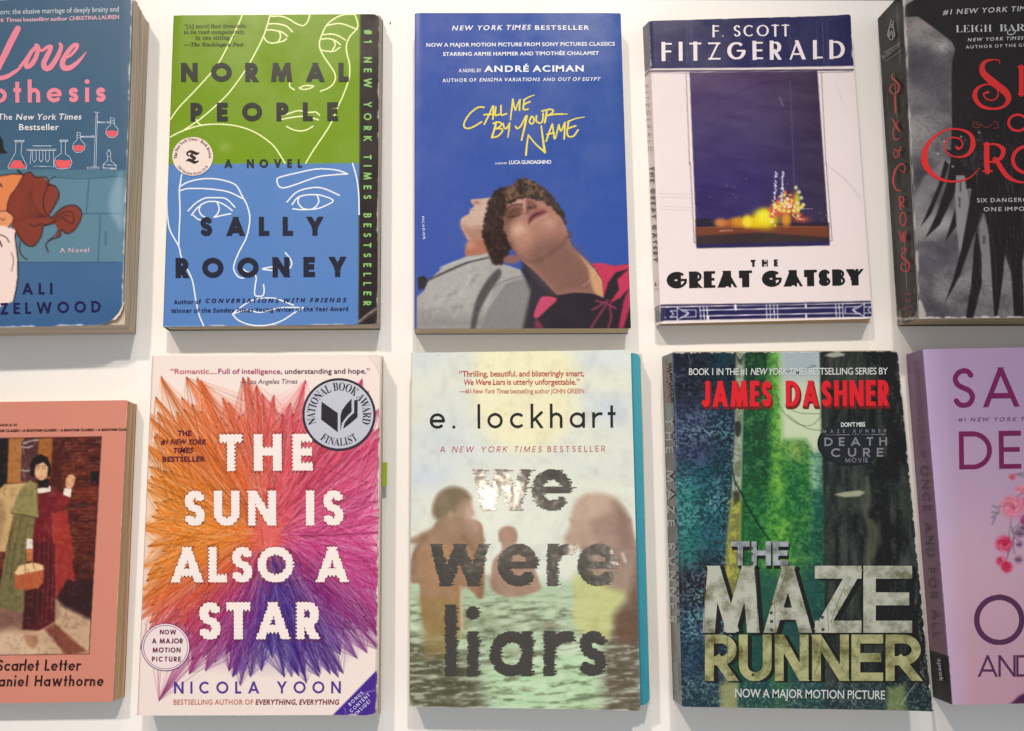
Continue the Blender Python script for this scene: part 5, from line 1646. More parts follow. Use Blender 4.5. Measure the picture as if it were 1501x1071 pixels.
# ================================================================== small salmon cover with a framed painting
def book_salmon():
    ZA, ZB = (0, 580, 4.657), (0, 800, 4.2857)
    b = Book('paperback_book', 'small salmon pink paperback with framed painting of a standing woman with basket', [(-63, 589), (187, 585.5), (165, 1027.5), (-97, 1031)], 0.0133, ZA,
             {1: (200.5, 591), 2: (183, 1020)})
    cv = b.canvas((216, 139, 115), 1.0)
    n = cv.noise(80, 80, 3, 3)
    cv.mix(n * .25, (208, 128, 106))
    b.zoom = PX
    pic = [(-28, 641.7), (148.8, 639), (130.6, 957.5), (-58, 960)]
    p_tex, f_tex, v_tex = cv.noise(22, 7, 4, 11), cv.noise(5, 5, 3, 12), cv.noise(6, 60, 3, 14)

    plain = cv.rgb.copy()

    def paint(pts, c, soft=2.5, a=1.0, zone=ZA, smooth=False, tex=None):
        b.zoom = zone
        cv.fill(pts, c, soft, a, smooth, tex)
    paint(pic, (92, 48, 40), .8, zone=PX)
    b.zoom = PX
    m = np.clip((p_tex - .45) * 4, 0, 1)
    cv.fill(pic, (124, 58, 44), 1, .6, tex=m)
    cv.fill(pic, (58, 32, 32), 1, .6, tex=np.clip((.48 - p_tex) * 5, 0, 1))
    paint([(-60, 285), (55, 285), (50, 560), (20, 700), (-60, 720)], (44, 32, 30))
    paint([(62, 285), (165, 285), (150, 590), (50, 590)], (176, 114, 62))
    paint([(150, 300), (265, 290), (262, 400), (240, 580), (140, 580)], (92, 58, 54))
    paint([(155, 315), (215, 298), (260, 292), (262, 302), (200, 312), (160, 330)], (196, 184, 176), 2, .8)
    for y in (345, 505):
        b.zoom = ZA
        cv.stroke([(150, y), (185, y + 4), (222, y - 6)], 2, (196, 186, 184), .8, True)
        cv.stroke([(160, y + 12), (165, y + 45)], 1.4, (150, 140, 138), .7)
    paint([(264, 288), (362, 284), (356, 560), (300, 560), (262, 450)], (166, 100, 52))
    paint([(362, 284), (440, 284), (420, 640), (340, 600)], (84, 44, 38), 4)
    paint([(30, 600), (190, 590), (180, 700), (90, 820), (40, 1060), (-60, 1060), (-60, 700)], (206, 166, 110))
    paint([(-60, 1060), (-60, 680), (20, 700), (40, 800), (10, 1000)], (160, 122, 84), 8, .7)
    paint([(620, 512), (680, 510), (676, 604), (624, 604)], (40, 30, 32), 1.5)
    paint([(510, 640), (690, 610), (690, 690), (520, 720)], (142, 62, 44), 8, .7)
    # courses of the brick wall
    b.zoom = ZA
    for k in range(34):
        y = 300 + k * 24
        cv.stroke([(425, y + 6), (560, y + 2), (690, y)], .8, (58, 30, 28), .55, True)
        for q in range(5):
            x = 435 + q * 56 + (k % 2) * 26
            cv.stroke([(x, y + 2), (x - 1, y + 24)], .7, (58, 30, 28), .4)
    rr = np.random.default_rng(2)
    for k in range(120):
        x, y = rr.uniform(420, 690), rr.uniform(290, 1100)
        cv.stroke([(x, y), (x + rr.uniform(10, 44), y - rr.uniform(0, 4))], rr.uniform(1, 3), [(142, 70, 50), (70, 36, 34), (112, 52, 44), (160, 92, 66)][k % 4], rr.uniform(.2, .6), False, 1.5)
    # ground
    paint([(-60, 380), (120, 380), (350, 330), (580, 450), (570, 690), (-60, 690)], (202, 162, 126), 4, 1, ZB)
    paint([(-60, 380), (350, 320), (360, 440), (200, 520), (-60, 520)], (104, 64, 56), 14, .7, ZB)
    paint([(340, 240), (460, 200), (600, 200), (585, 470), (480, 420), (380, 370)], (58, 36, 38), 7, .9, ZB)
    paint([(280, 520), (340, 480), (545, 660), (420, 690)], (122, 58, 46), 5, .85, ZB)
    paint([(-60, 560), (100, 540), (300, 640), (200, 690), (-60, 690)], (222, 186, 150), 10, .7, ZB)
    # the woman: long cape, plum dress, red under-cloak, basket on her arm
    paint([(350, 760), (460, 780), (490, 1000), (500, 1100), (460, 1230), (350, 1260)], (164, 58, 50), 3)
    paint([(340, 0), (440, 0), (470, 220), (420, 200), (400, 250), (350, 320)], (158, 56, 50), 3, 1, ZB)
    paint([(255, 640), (345, 620), (420, 660), (480, 690), (460, 740), (390, 790), (350, 800), (360, 1100), (200, 1100), (240, 820)], (118, 42, 44), 2)
    paint([(205, -20), (345, -20), (345, 470), (300, 500), (240, 530), (140, 520), (160, 280)], (92, 38, 42), 3, 1, ZB)
    paint([(140, 280), (270, 270), (250, 470), (150, 520)], (66, 34, 38), 6, .8, ZB)
    b.zoom = ZB
    for x in (230, 265, 290, 320):
        cv.stroke([(x + 6, -60), (x, 200), (x - 12, 470)], 2.2, (62, 26, 32), .6, True, 2)
        cv.stroke([(x + 14, -60), (x + 10, 200), (x, 440)], 1.6, (148, 62, 60), .5, True, 2)
    paint([(395, 690), (440, 640), (490, 655), (478, 720), (420, 780), (370, 770)], (134, 46, 48), 2)
    cape = [(205, 570), (255, 600), (262, 830), (220, 822), (150, 806), (75, 798), (110, 700), (140, 630)]
    paint([(95, 790), (240, 820), (225, 960), (160, 1100), (40, 1100), (70, 950)], (126, 112, 70), 2.5)
    paint([(45, -20), (170, -20), (160, 120), (150, 410), (70, 400), (0, 380), (-10, 300)], (120, 108, 70), 3, 1, ZB)
    paint(cape, (148, 132, 82), 1.5)
    b.zoom = ZA
    cv.stroke([(75, 798), (150, 808), (262, 830)], 1.4, (82, 70, 44), .8, True)
    cv.stroke([(248, 600), (256, 720), (262, 830)], 1.2, (96, 82, 52), .8, True)
    for x in (60, 100, 150):
        cv.stroke([(x + 50, 820), (x + 10, 1000), (x - 30, 1250)], 2.2, (88, 78, 50), .6, True, 2)
    paint([(255, 630), (345, 612), (346, 650), (258, 662)], (240, 222, 202), 1)
    paint([(250, 560), (335, 565), (330, 625), (265, 622)], (36, 28, 28), 1.5)
    paint([(235, 470), (290, 445), (325, 480), (322, 540), (290, 572), (250, 556)], (226, 176, 130), 1.5, smooth=True)
    paint([(205, 540), (205, 470), (225, 420), (275, 395), (325, 415), (348, 480), (345, 545), (322, 550), (328, 480), (295, 450), (245, 470), (238, 500), (232, 550)], (46, 36, 32), 1.5)
    b.zoom = ZA
    for x in (258, 302):
        cv.blob(x, 492, 12, 4, (96, 56, 44), .7, 3)
    cv.blob(284, 548, 9, 4, (150, 62, 56), .85, 3)
    for x in (258, 302):
        cv.stroke([(x - 14, 480), (x, 474), (x + 14, 479)], .9, (70, 44, 38), .9, True)
    cv.blob(255, 525, 12, 14, (240, 196, 154), .7)
    cv.stroke([(284, 498), (288, 526)], 1, (190, 130, 96), .6)
    paint([(450, 570), (475, 535), (512, 548), (508, 590), (485, 628), (452, 620)], (226, 166, 120), 1.5, smooth=True)
    paint([(440, 625), (490, 632), (480, 690), (432, 672)], (240, 222, 204), 1.2)
    paint([(185, 970), (222, 975), (225, 1040), (178, 1040)], (238, 218, 196), 1.5)
    paint([(165, 15), (208, 15), (205, 90), (170, 95)], (206, 120, 72), 1.5, 1, ZB)
    paint([(90, 170), (150, 112), (240, 102), (275, 130), (270, 225), (240, 262), (160, 276), (95, 262)], (176, 86, 52), 1.5, 1, ZB)
    paint([(90, 168), (120, 122), (200, 100), (270, 118), (272, 146), (200, 162), (110, 180)], (236, 196, 140), 2, 1, ZB)
    b.zoom = ZB
    cv.fill([(90, 170), (270, 150), (270, 225), (240, 262), (95, 262)], (214, 128, 80), 2, .7, tex=np.clip((f_tex - .5) * 5, 0, 1))
    cv.stroke([(158, 150), (160, 95), (200, 85), (215, 140)], 1.3, (150, 104, 60), .9, True)
    paint([(150, 560), (235, 555), (235, 620), (205, 645), (170, 620)], (170, 116, 84), 4, .8, ZB)
    b.zoom = PX
    cv.fill(pic, (40, 26, 26), 1, .2, tex=np.clip((f_tex - .55) * 4, 0, 1))
    cv.fill(pic, (236, 196, 150), 1, .12, tex=np.clip((.42 - f_tex) * 5, 0, 1))
    inside = copy.copy(cv)
    inside.rgb = np.zeros_like(cv.rgb)
    inside.fill(pic, (1, 1, 1), .9)
    cv.rgb[:] = plain + (cv.rgb - plain) * inside.rgb
    for i in range(4):
        cv.stroke([pic[i], pic[(i + 1) % 4]], 1.0, (58, 36, 36), .9)
    b.wear(.25, 1.1, (236, 190, 160), 4, 'r')
    b.lifts = [('side', 'r', .004, -.0003)]
    b.front_cover(SATIN, 1.35, edge=(190, 140, 110))
    b.page_block((.001, -.0001, .0006, .0006), (.001, .0002, .0006, .0004), (208, 172, 130), levels=12, seed=13)
    b.spine(SATIN, color=(210, 130, 110))
    b.back_cover((210, 130, 110))
    K = (66, 26, 28)
    b.zoom = ZA
    b.piece('series_line', [b.text('AM CLASSIC • A BANTAM CLASSIC • A BANTAM CLASSIC • A BANTAM CLAS', -8, 243, 866, 234, 17, '', 1.0, .035), b.text('CANADA $1.50', -44, 204, 117, 202, 16, '', .9, .01)], (48, 26, 28), 2)
    b.zoom = ZB
    b.piece('title', [b.geo('The', -230, 784, -75, 783, 70, .165, .92, shear=.1), b.geo('Scarlet Letter', -22, 782, 500, 780, 70, .165, .92, shear=.1)], K, 2)
    b.piece('author_name', [b.geo('Nath', -250, 882, -30, 880, 68, .165, .92, shear=.1), b.geo('aniel Hawthorne', -12, 880, 648, 877, 68, .165, .92, shear=.1)], K, 2)
    return b


book_salmon()


def teeth(amp, per):
    """a pinked outline"""
    def f(Fd, gx, gy):
        z = np.abs(((gx[None, :] / per) % 1) - .5) + np.abs(((gy[:, None] / per) % 1) - .5)
        return Fd + amp * (z - .5) * 2
    return f


def ragged(amp, seed=1):
    """every row of the letter slides and frays sideways, more on its right side"""
    def f(Fd, gx, gy):
        r = np.random.default_rng(seed)
        st = gx[1] - gx[0]
        out = np.empty_like(Fd)
        for j in range(len(gy)):
            a = int(round(r.normal(0, amp * .35) / st))
            b_ = int(round(abs(r.normal(0, amp)) / st))
            row = np.roll(Fd[j], a)
            out[j] = np.minimum(row, np.roll(row, b_)) if r.random() < .55 else np.maximum(row, np.roll(row, b_ // 2))
        return out
    return f


def block(dx, dy, n):
    """the side of a raised letter, seen obliquely"""
    def f(Fd, gx, gy):
        st = gx[1] - gx[0]
        out = Fd.copy()
        for k in range(1, n + 1):
            sx, sy = int(round(dx * k / n / st)), int(round(dy * k / n / st))
            S = np.full_like(Fd, 9.0)
            h, w = Fd.shape
            S[max(0, sy):h + min(0, sy), max(0, sx):w + min(0, sx)] = Fd[max(0, -sy):h + min(0, -sy), max(0, -sx):w + min(0, -sx)]
            out = np.minimum(out, S)
        return out
    return f


# ================================================================== white cover with a burst of coloured thread
def book_burst():
    ZZ, S2 = (190, 500, 1.877), (380, 500, 3.695)
    b = Book('paperback_book', 'white paperback with burst of orange, pink and purple threads around white capital letters', [(223, 522), (558, 520.5), (552.5, 1047), (201, 1048)], 0.0175, ZZ,
             {1: (562, 523), 2: (558.5, 1044)})
    cv = b.canvas((246, 224, 208), 1.0)
    n = cv.noise(60, 60, 3, 3)
    cv.mix(n * .25, (238, 214, 200))
    b.zoom = PX
    cx, cy = 392, 782

    def tint(x, y):
        a = math.atan2(y - 845, x - 405)
        r = math.hypot(x - cx, y - cy) / 200
        keys = [(-3.15, (238, 120, 30)), (-2.5, (240, 130, 36)), (-1.95, (236, 106, 50)), (-1.5, (224, 72, 76)), (-.7, (224, 74, 128)), (-.1, (212, 64, 130)), (.4, (150, 44, 112)), (.9, (82, 42, 122)), (1.7, (66, 44, 126)), (2.15, (120, 44, 116)), (2.6, (196, 52, 100)), (2.88, (226, 84, 58)), (3.15, (238, 120, 30))]
        c = np.array([np.interp(a, [k[0] for k in keys], [k[1][i] for k in keys]) for i in range(3)])
        f = max(0.0, 1 - r * 2.2)
        return c * (1 - f) + np.array((222, 70, 60)) * f
    ang = np.arctan2(cv.Y - 845, cv.X - 405)
    rad = (np.abs((cv.X - cx) / 190) ** 2.7 + np.abs((cv.Y - cy) / 204) ** 2.7) ** (1 / 2.7)
    ks = np.linspace(-math.pi, math.pi, 120)
    tab = np.array([tint(405 + 150 * math.cos(a), 845 + 150 * math.sin(a)) for a in ks])
    base = np.stack([np.interp(ang, ks, tab[:, i]) for i in range(3)], -1)
    core = np.clip(1 - rad * 2.0, 0, 1)[..., None]
    base = base * (1 - core) + np.array((220, 72, 66)) * core
    cv.mix(np.clip((1.04 - rad) * 1.5, 0, .8), base)
    r = np.random.default_rng(21)
    L, Rr, Tt, Bb = 206, 553, 560, 1015
    nails = []
    for k in range(170):
        a = -math.pi + 2 * math.pi * (k + r.uniform(-.4, .4)) / 170
        d = r.choice([.82, .95, 1.05, 1.15], p=[.3, .3, .25, .15]) * r.uniform(.94, 1.06)
        x, y = cx + 196 * d * math.copysign(abs(math.cos(a)) ** .74, math.cos(a)), cy + 210 * d * math.copysign(abs(math.sin(a)) ** .74, math.sin(a))
        nails.append((min(max(x, L - 1), Rr + 6), min(max(y, Tt - 8), Bb - 24), a))
    nails += [(236, 551, -2.3), (289, 553, -2.1), (376, 564, -1.65), (228, 581, -2.45), (531, 555, -.95), (540, 573, -.85), (233, 1026, 2.2), (352, 1004, 1.75), (449, 1000, 1.3)]
    segs = []
    for x, y, a in nails:
        out_d = math.hypot(x - cx, y - cy)
        for q in range(r.integers(44, 66)):
            da = r.normal(0, .20)
            d = out_d * r.uniform(.12, .80)
            segs.append((x, y, cx + d * math.cos(a + da), cy + d * math.sin(a + da) * .95))
    for k in range(3400):       # the tangle between the letters
        a, d = r.uniform(-math.pi, math.pi), 135 * math.sqrt(r.random())
        x, y = cx + d * math.cos(a) * 1.05, cy + d * math.sin(a)
        t = a + r.normal(0, .9)
        segs.append((x, y, x + r.uniform(15, 55) * math.cos(t), y + r.uniform(15, 55) * math.sin(t)))
    r.shuffle(segs)
    for x0, y0, x1, y1 in segs:
        c = tint(x0 * .6 + x1 * .4, y0 * .6 + y1 * .4)
        u = r.random()
        c = c * .55 if u < .2 else (c + (250 - c) * .45 if u > .75 else c * r.uniform(.85, 1.1))
        cv.stroke([(x0, y0), (x1, y1)], r.choice([.35, .5, .7]), np.clip(c, 0, 252), r.uniform(.4, .85))
    for x, y, a in nails:
        cv.stroke([(x, y), (x - 3.4 * math.cos(a), y - 3.4 * math.sin(a))], 1.1, (58, 40, 44), .85)
    # corner flash, worn rims
    b.zoom = ZZ
    cv.fill([(552, 1034), (683, 900), (700, 890), (700, 1060), (552, 1060)], (78, 50, 138), 1)
    b.zoom = PX
    cv.stroke([(528, 1022), (537, 1014), (546, 1012), (552, 1009)], .8, (220, 206, 214), .8, True)
    cv.stroke([(504, 1036), (507, 1042), (506, 1047)], .8, (210, 196, 204), .7)
    cv.stroke([(556.5, 530), (557, 560), (554, 700), (553, 900), (550, 1040)], 1.1, (110, 92, 86), .55)
    cv.stroke([(541, 523), (550, 534), (556, 546)], .8, (176, 156, 140), .8, True)
    cv.fill([(544, 518), (562, 518), (560, 545), (552, 536)], (226, 208, 190), 2, .6)
    cv.stroke([(224, 526), (212, 780), (202, 1045)], 2.2, (206, 184, 170), .5)
    b.wear(.5, 1.6, (236, 222, 204), 8, 'rb')
    b.round = [.001, .0025, .005, .0014]
    b.lifts = [('corner', (1, 1), .03, .0010), ('side', 'l', .004, -.0005), ('corner', (1, 0), .015, -.0005)]
    b.front_cover(SATIN, 1.1, edge=(226, 208, 190))
    b.page_block((.0008, -.0004, .0005, .0008), (.0008, .0002, .0006, .0004), (218, 198, 170), seed=17, wav=.0005)
    b.spine(SATIN, color=(232, 206, 192))
    b.back_cover((232, 206, 192))
    b.zoom = ZZ
    J = teeth(.032, .1)
    rows = (('THE', 247, 357, 505, 355, 103), ('SUN IS', 150, 507, 590, 506, 98), ('ALSO A', 112, 663, 604, 662, 99), ('STAR', 190, 820, 521, 819, 104))
    dark = lambda Fd, gx, gy: teeth(.036, .1)(Fd, gx, gy) - .034 + .036 * (np.sin(gx * 57)[None, :] * np.sin(gy * 61)[:, None] < .15)
    b.piece('letter_nails', [b.geo(s, x0, y0, x1, y1, h, .225, 1.0, jag=dark) for s, x0, y0, x1, y1, h in rows], (112, 52, 46), 1)
    b.piece('title', [b.geo(s, x0, y0, x1, y1, h, .225, 1.0, jag=J) for s, x0, y0, x1, y1, h in rows], (250, 230, 216), 2)
    b.piece('quote', [b.text('“Romantic....', 112, 88, 240, 88, 14, '', 1.0, .012)], (204, 92, 110), 2)
    b.piece('quote', [b.text('Full of intelligence,', 244, 88, 420, 88, 14, '', 1.0, .012)], (168, 62, 104), 2)
    b.piece('quote', [b.text('understanding and hope.”', 427, 88, 661, 87, 14, '', 1.0, .012)], (84, 52, 78), 2)
    b.piece('quote_source', [b.text('—Los Angeles Times', 304, 116, 462, 115, 13, '', 1.0, .006, .18)], (126, 104, 112), 2)
    b.piece('bestseller_line', [b.text('THE', 132, 258, 170, 258, 14, '', 1.05, .034), b.text('#1 NEW YORK', 86, 282, 212, 282, 14, '', 1.05, .034, .2), b.text('TIMES', 120, 306, 176, 305, 14, '', 1.05, .034, .2), b.text('BESTSELLER', 91, 330, 208, 329, 14, '', 1.08, .034)], (96, 40, 56), 2)
    b.piece('author_name', [b.geo('NICOLA YOON', 122, 968, 581, 967, 33, .17)], (92, 64, 144), 2)
    b.piece('credit_line', [b.text('BESTSELLING AUTHOR OF', 121, 998, 340, 998, 14, '', 1.05, .01)], (206, 112, 100), 2)
    b.piece('credit_line', [b.text('EVERYTHING, EVERYTHING', 346, 998, 577, 998, 14, '', 1.05, .024, .18)], (128, 40, 62), 2)
    st = b.piece('award_sticker', [b.disc(576, 200, 101, 100)], (64, 58, 60), 3)
    b.piece('sticker_face', [b.disc(576, 200, 94.5, 93.5)], (206, 202, 206), 4, mat=foil_like((206, 202, 206)), parent=st)
    K = (56, 52, 54)
    b.piece('sticker_lettering', [b.text_arc('NATIONAL BOOK AWARD', 576, 200, 66, -110, 110, 22, 'serif', 1.0, -.006), b.text_arc('FINALIST', 576, 200, 86, 218, 142, 21, 'serif', 1.0, -.006, inside=True)], K, 6, parent=st)
    b.zoom = S2
    b.piece('book_emblem', [b.poly([(337, 324), (425, 386), (425, 489), (335, 421)]), b.poly([(440, 484), (440, 400), (448, 372), (470, 340), (500, 308), (500, 378), (470, 408), (448, 440)]), b.poly([(455, 470), (462, 440), (484, 410), (514, 384), (514, 318), (533, 312), (532, 408), (495, 440)])], K, 6, parent=st)
    b.zoom = ZZ
    st = b.piece('film_notice', [b.disc(99, 840, 67, 66)], (122, 66, 118), 3)
    b.piece('notice_face', [b.disc(99, 840, 65, 64)], (244, 220, 212), 4, parent=st)
    b.piece('notice_ring', [b.disc(99, 840, 61.5, 60.5, r0=60)], (140, 90, 130), 5, parent=st)
    b.piece('notice_lettering', [b.geo('NOW', 83, 805, 128, 805, 13, .2), b.geo('A MAJOR', 61, 830, 146, 830, 14, .2), b.geo('MOTION', 63, 855, 140, 855, 14, .2), b.geo('PICTURE', 61, 880, 141, 880, 14, .2)], (108, 46, 74), 6, parent=st)
    b.zoom = (510, 965, 10.2)
    b.piece('flash_lettering', [b.geo('BONUS', 35, 705, 235, 515, 52, .16), b.geo('CONTENT', 55, 805, 335, 545, 52, .16), b.geo('INSIDE!', 135, 840, 345, 640, 52, .16)], (226, 214, 232), 3)
    return b


def foil_like(c):
    m, nt, b = new_mat('silver_paper')
    b.inputs['Base Color'].default_value = (*[float(v) for v in alb(c)], 1)
    b.inputs['Metallic'].default_value = 0.35
    b.inputs['Roughness'].default_value = 0.45
    bump(nt, b, 60, .2, .0006)
    return m


burst = book_burst()
# the green page flag that sticks out of it
_p = on_z(np.array([557, 567.5, 567, 557.0]), np.array([676, 677, 711, 711.0]), 0.0075)
_v = np.vstack([_p, _p + [0, 0, .0004]])
flag = add_mesh('page_flag', _v, [(0, 1, 2, 3), (4, 7, 6, 5), (0, 4, 5, 1), (1, 5, 6, 2), (2, 6, 7, 3), (3, 7, 4, 0)], ink_mat((168, 184, 60), .6), None, _p.mean(0))
flag['label'] = 'small yellow green page flag sticking out of the white book with thread burst'
flag['category'] = 'page flag'


# ================================================================== misty cover with bathers, teal page showing beside it
def book_misty():
    W1, W2 = (590, 500, 3.824), (590, 770, 3.692)
    b = Book('paperback_book', 'misty pale green paperback with ragged metallic title and teal page edge showing', [(603, 517.5), (924, 513.5), (938.5, 1040), (600, 1035)], 0.0175, W1,
             {1: (939, 521), 2: (953, 1028)})
    cv = b.canvas((230, 228, 206), 1.2)
    n, n2, fine = cv.noise(90, 45, 4, 5), cv.noise(30, 12, 4, 7), cv.noise(3, 3, 2, 9)
    b.zoom = W1
    cv.mix(np.clip((n - .45) * 3, 0, 1) * .5, (216, 217, 212))
    cv.mix(np.clip((.5 - n) * 3, 0, 1) * .5, (238, 236, 212))
    for x, y, rx, ry, c, a in ((100, 110, 200, 90, (214, 216, 212), .6), (220, 540, 200, 110, (204, 208, 210), .6), (1180, 380, 130, 90, (206, 214, 220), .7), (1120, 230, 160, 60, (240, 236, 200), .6), (1150, 90, 160, 60, (224, 228, 226), .7), (500, 620, 300, 60, (220, 222, 216), .5), (140, 740, 160, 100, (206, 210, 220), .6)):
        cv.blob(x, y, rx, ry, c, a)
    cv.fill([(440, 60), (520, 10), (680, -20), (820, 10), (930, 80), (980, 200), (960, 420), (880, 540), (760, 600), (640, 610), (520, 560), (420, 440), (390, 300), (400, 150)], (250, 238, 188), 26, .85, True)
    b.zoom = W2
    # water
    cv.fill([(-40, 300), (480, 310), (760, 300), (940, 300), (1400, 360), (1400, 1100), (-40, 1100)], (176, 196, 156), 22, .95)
    cv.mix(np.clip((n2 - .5) * 4, 0, 1) * np.clip((cv.Y - 850) / 40, 0, 1) * .6, (200, 222, 178))
    cv.fill([(-40, 560), (160, 640), (330, 700), (420, 860), (480, 1100), (-40, 1100)], (84, 80, 56), 26, .94)
    cv.fill([(1120, 500), (1300, 380), (1300, 1100), (1060, 1100), (1080, 700)], (102, 86, 72), 20, .92)
    cv.fill([(230, 440), (700, 460), (760, 560), (480, 600), (300, 560)], (140, 142, 108), 30, .6)
    cv.fill([(480, 760), (1040, 640), (1080, 1100), (500, 1100)], (186, 220, 166), 34, .8)
    for k, (x, y, rx, ry, c) in enumerate(((120, 720, 70, 14, (168, 160, 136)), (90, 620, 60, 16, (150, 146, 118)), (150, 820, 80, 12, (160, 152, 128)), (300, 930, 90, 14, (150, 142, 116)), (620, 690, 120, 18, (140, 140, 110)), (440, 740, 70, 16, (126, 124, 96)), (860, 620, 90, 16, (206, 226, 186)), (700, 520, 160, 18, (196, 214, 176)), (560, 560, 60, 8, (226, 232, 206)), (930, 660, 80, 30, (222, 232, 204)), (680, 560, 40, 10, (226, 232, 208)), (760, 880, 120, 50, (200, 230, 180)), (1230, 890, 30, 8, (190, 180, 160)), (800, 540, 60, 28, (136, 118, 96)))):
        cv.blob(x, y, rx, ry, c, .75)
    rip = cv.noise(22, 4.5, 4, 41, -4)
    wmask = np.clip((cv.Y - 860) / 30, 0, 1)
    cv.mix(np.clip((rip - .53) * 6, 0, 1) * wmask * .6, (218, 226, 192))
    cv.mix(np.clip((.46 - rip) * 6, 0, 1) * wmask * .6, (82, 78, 56))
    rr = np.random.default_rng(6)
    for k in range(260):
        x, y = rr.uniform(0, 1300), 320 + 700 * rr.random() ** .8
        L = rr.uniform(10, 60) * (.6 + y / 1000)
        dk = x < 420 or x > 1060 or rr.random() < .35
        cv.stroke([(x, y), (x + L * .5, y + rr.normal(0, 4) - 3), (x + L, y + rr.normal(0, 5))], rr.uniform(.6, 2.2), (96, 94, 70) if dk and rr.random() < .7 else (212, 226, 192), rr.uniform(.15, .5), True, 1.6)
    for k in range(26):
        cv.blob(rr.uniform(20, 1270), rr.uniform(560, 980), 4, 3, (244, 238, 206), .8, 4)
    # bathers, seen from behind and out of focus
    cv.fill([(45, 300), (52, 160), (100, 80), (160, 30), (200, -30), (400, -30), (440, 60), (440, 330), (420, 395), (340, 330), (310, 420), (320, 560), (140, 580), (100, 440), (90, 320)], (164, 122, 88), 4, .95, True)
    cv.fill([(40, 180), (70, 140), (100, 300), (50, 300)], (150, 118, 100), 8, .7)
    cv.fill([(90, 380), (320, 400), (330, 560), (250, 700), (120, 700)], (150, 122, 72), 14, .75)
    cv.blob(220, 180, 60, 130, (184, 138, 94), .6)
    cv.fill([(518, 40), (535, 10), (572, 0), (608, 12), (622, 50), (612, 96), (620, 130), (690, 180), (740, 300), (740, 350), (600, 385), (500, 360), (480, 280), (490, 190), (530, 140), (536, 100)], (168, 130, 108), 4, .92, True)
    cv.fill([(450, 270), (500, 260), (520, 350), (480, 350)], (150, 118, 96), 8, .6)
    cv.fill([(905, -40), (930, 40), (960, 110), (1000, 300), (1200, 380), (1280, 420), (1290, 160), (1250, 60), (1230, -40)], (152, 122, 104), 7, .92)
    cv.fill([(930, 270), (1010, 250), (1120, 330), (1215, 370), (1160, 480), (1100, 620), (940, 560), (925, 400)], (206, 204, 128), 14, .85, True)
    cv.fill([(1140, 480), (1220, 380), (1270, 180), (1300, 200), (1300, 640), (1150, 620)], (112, 82, 64), 14, .85)
    b.zoom = W1
    cv.fill([(40, 1130), (95, 1078), (150, 1052), (196, 1018), (190, 985), (170, 968), (172, 915), (196, 860), (240, 824), (290, 814), (345, 830), (382, 872), (390, 925), (400, 962), (388, 978), (390, 1004), (412, 1008), (432, 1030), (438, 1080), (430, 1130)], (160, 126, 98), 7, .95, True)
    cv.fill([(540, 1080), (560, 1050), (600, 1042), (640, 1080), (640, 1120), (540, 1120)], (168, 130, 108), 4, .92)
    cv.fill([(945, 1010), (960, 920), (1020, 860), (1110, 850), (1200, 880), (1260, 970), (1282, 1090), (1290, 1140), (930, 1140)], (186, 152, 128), 9, .93, True)
    cv.fill([(1040, 1000), (1200, 930), (1270, 1000), (1280, 1140), (1100, 1140)], (156, 124, 108), 12, .75)
    # tone inside the figures: hair, lit cheek and shoulder, arm
    cv.blob(372, 965, 26, 60, (206, 166, 146), .7)
    cv.blob(408, 1035, 20, 50, (196, 152, 130), .6)
    cv.fill([(172, 962), (174, 912), (198, 860), (242, 824), (292, 814), (348, 832), (384, 878), (340, 884), (312, 912), (296, 950), (262, 960), (240, 990), (196, 1000)], (112, 98, 72), 9, .7, True)
    cv.blob(268, 968, 14, 22, (188, 146, 120), .7)
    cv.blob(1060, 930, 80, 80, (206, 172, 148), .6)
    cv.fill([(1180, 900), (1262, 975), (1284, 1140), (1215, 1140), (1200, 1010)], (140, 108, 92), 12, .7, True)
    b.zoom = W2
    cv.stroke([(330, 60), (400, 150), (432, 300), (420, 380)], 7, (126, 88, 64), .55, True, 8)
    cv.stroke([(318, 330), (322, 560)], 4, (232, 214, 180), .6, False, 5)
    cv.stroke([(120, 60), (70, 130), (60, 240)], 7, (132, 98, 74), .5, True, 9)
    cv.blob(300, 200, 40, 130, (150, 110, 78), .5)
    cv.blob(575, 60, 30, 34, (186, 146, 122), .6)
    cv.stroke([(520, 190), (600, 230), (690, 210)], 6, (140, 104, 84), .5, True, 8)
    cv.stroke([(1000, 60), (1050, 180), (1120, 300)], 6, (196, 164, 142), .5, True, 8)
    cv.stroke([(1190, 150), (1205, 190)], 4, (240, 226, 206), .7, False, 4)
    sk = cv.noise(14, 14, 4, 71)
    cv.mix(np.clip((sk - .5) * 3, 0, 1) * .10, (240, 226, 200))
    cv.mix(np.clip((.5 - sk) * 3, 0, 1) * .08, (80, 62, 46))
    cv.mix((fine - .5) * .14 + .04, (176, 170, 150))
    b.wear(.4, 1.2, (226, 216, 196), 6, 'bl')
    b.round = [.002, .0006, .0008, .001]
    b.lifts = [('side', 'r', .05, .0016), ('side', 'l', .004, -.0005)]
    b.front_cover(GLOSSY, 1.35, edge=(150, 130, 116))
    # the longer teal leaf underneath
    q = np.array([(900, 519), (938.5, 517.5), (952.5, 1032), (915, 1034)], float)
    A, b.T = b.T, on_z(q[:, 0], q[:, 1], b.t - .0010)
    cvA, tA, pA, lA, rA = b.cv, b.t, b.px, b.lifts, b.round
    b.px, b.t, b.lifts, b.round = q, b.t - .0010, [], [.0006, .0045, .0045, .0006]
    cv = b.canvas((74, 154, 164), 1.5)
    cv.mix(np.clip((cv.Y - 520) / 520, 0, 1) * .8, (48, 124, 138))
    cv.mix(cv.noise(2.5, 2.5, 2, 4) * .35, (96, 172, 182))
    cover = b.surface
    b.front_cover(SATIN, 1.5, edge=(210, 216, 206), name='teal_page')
    b.surface, b.cv, b.t, b.px, b.lifts, b.round = cover, cvA, tA, pA, lA, rA
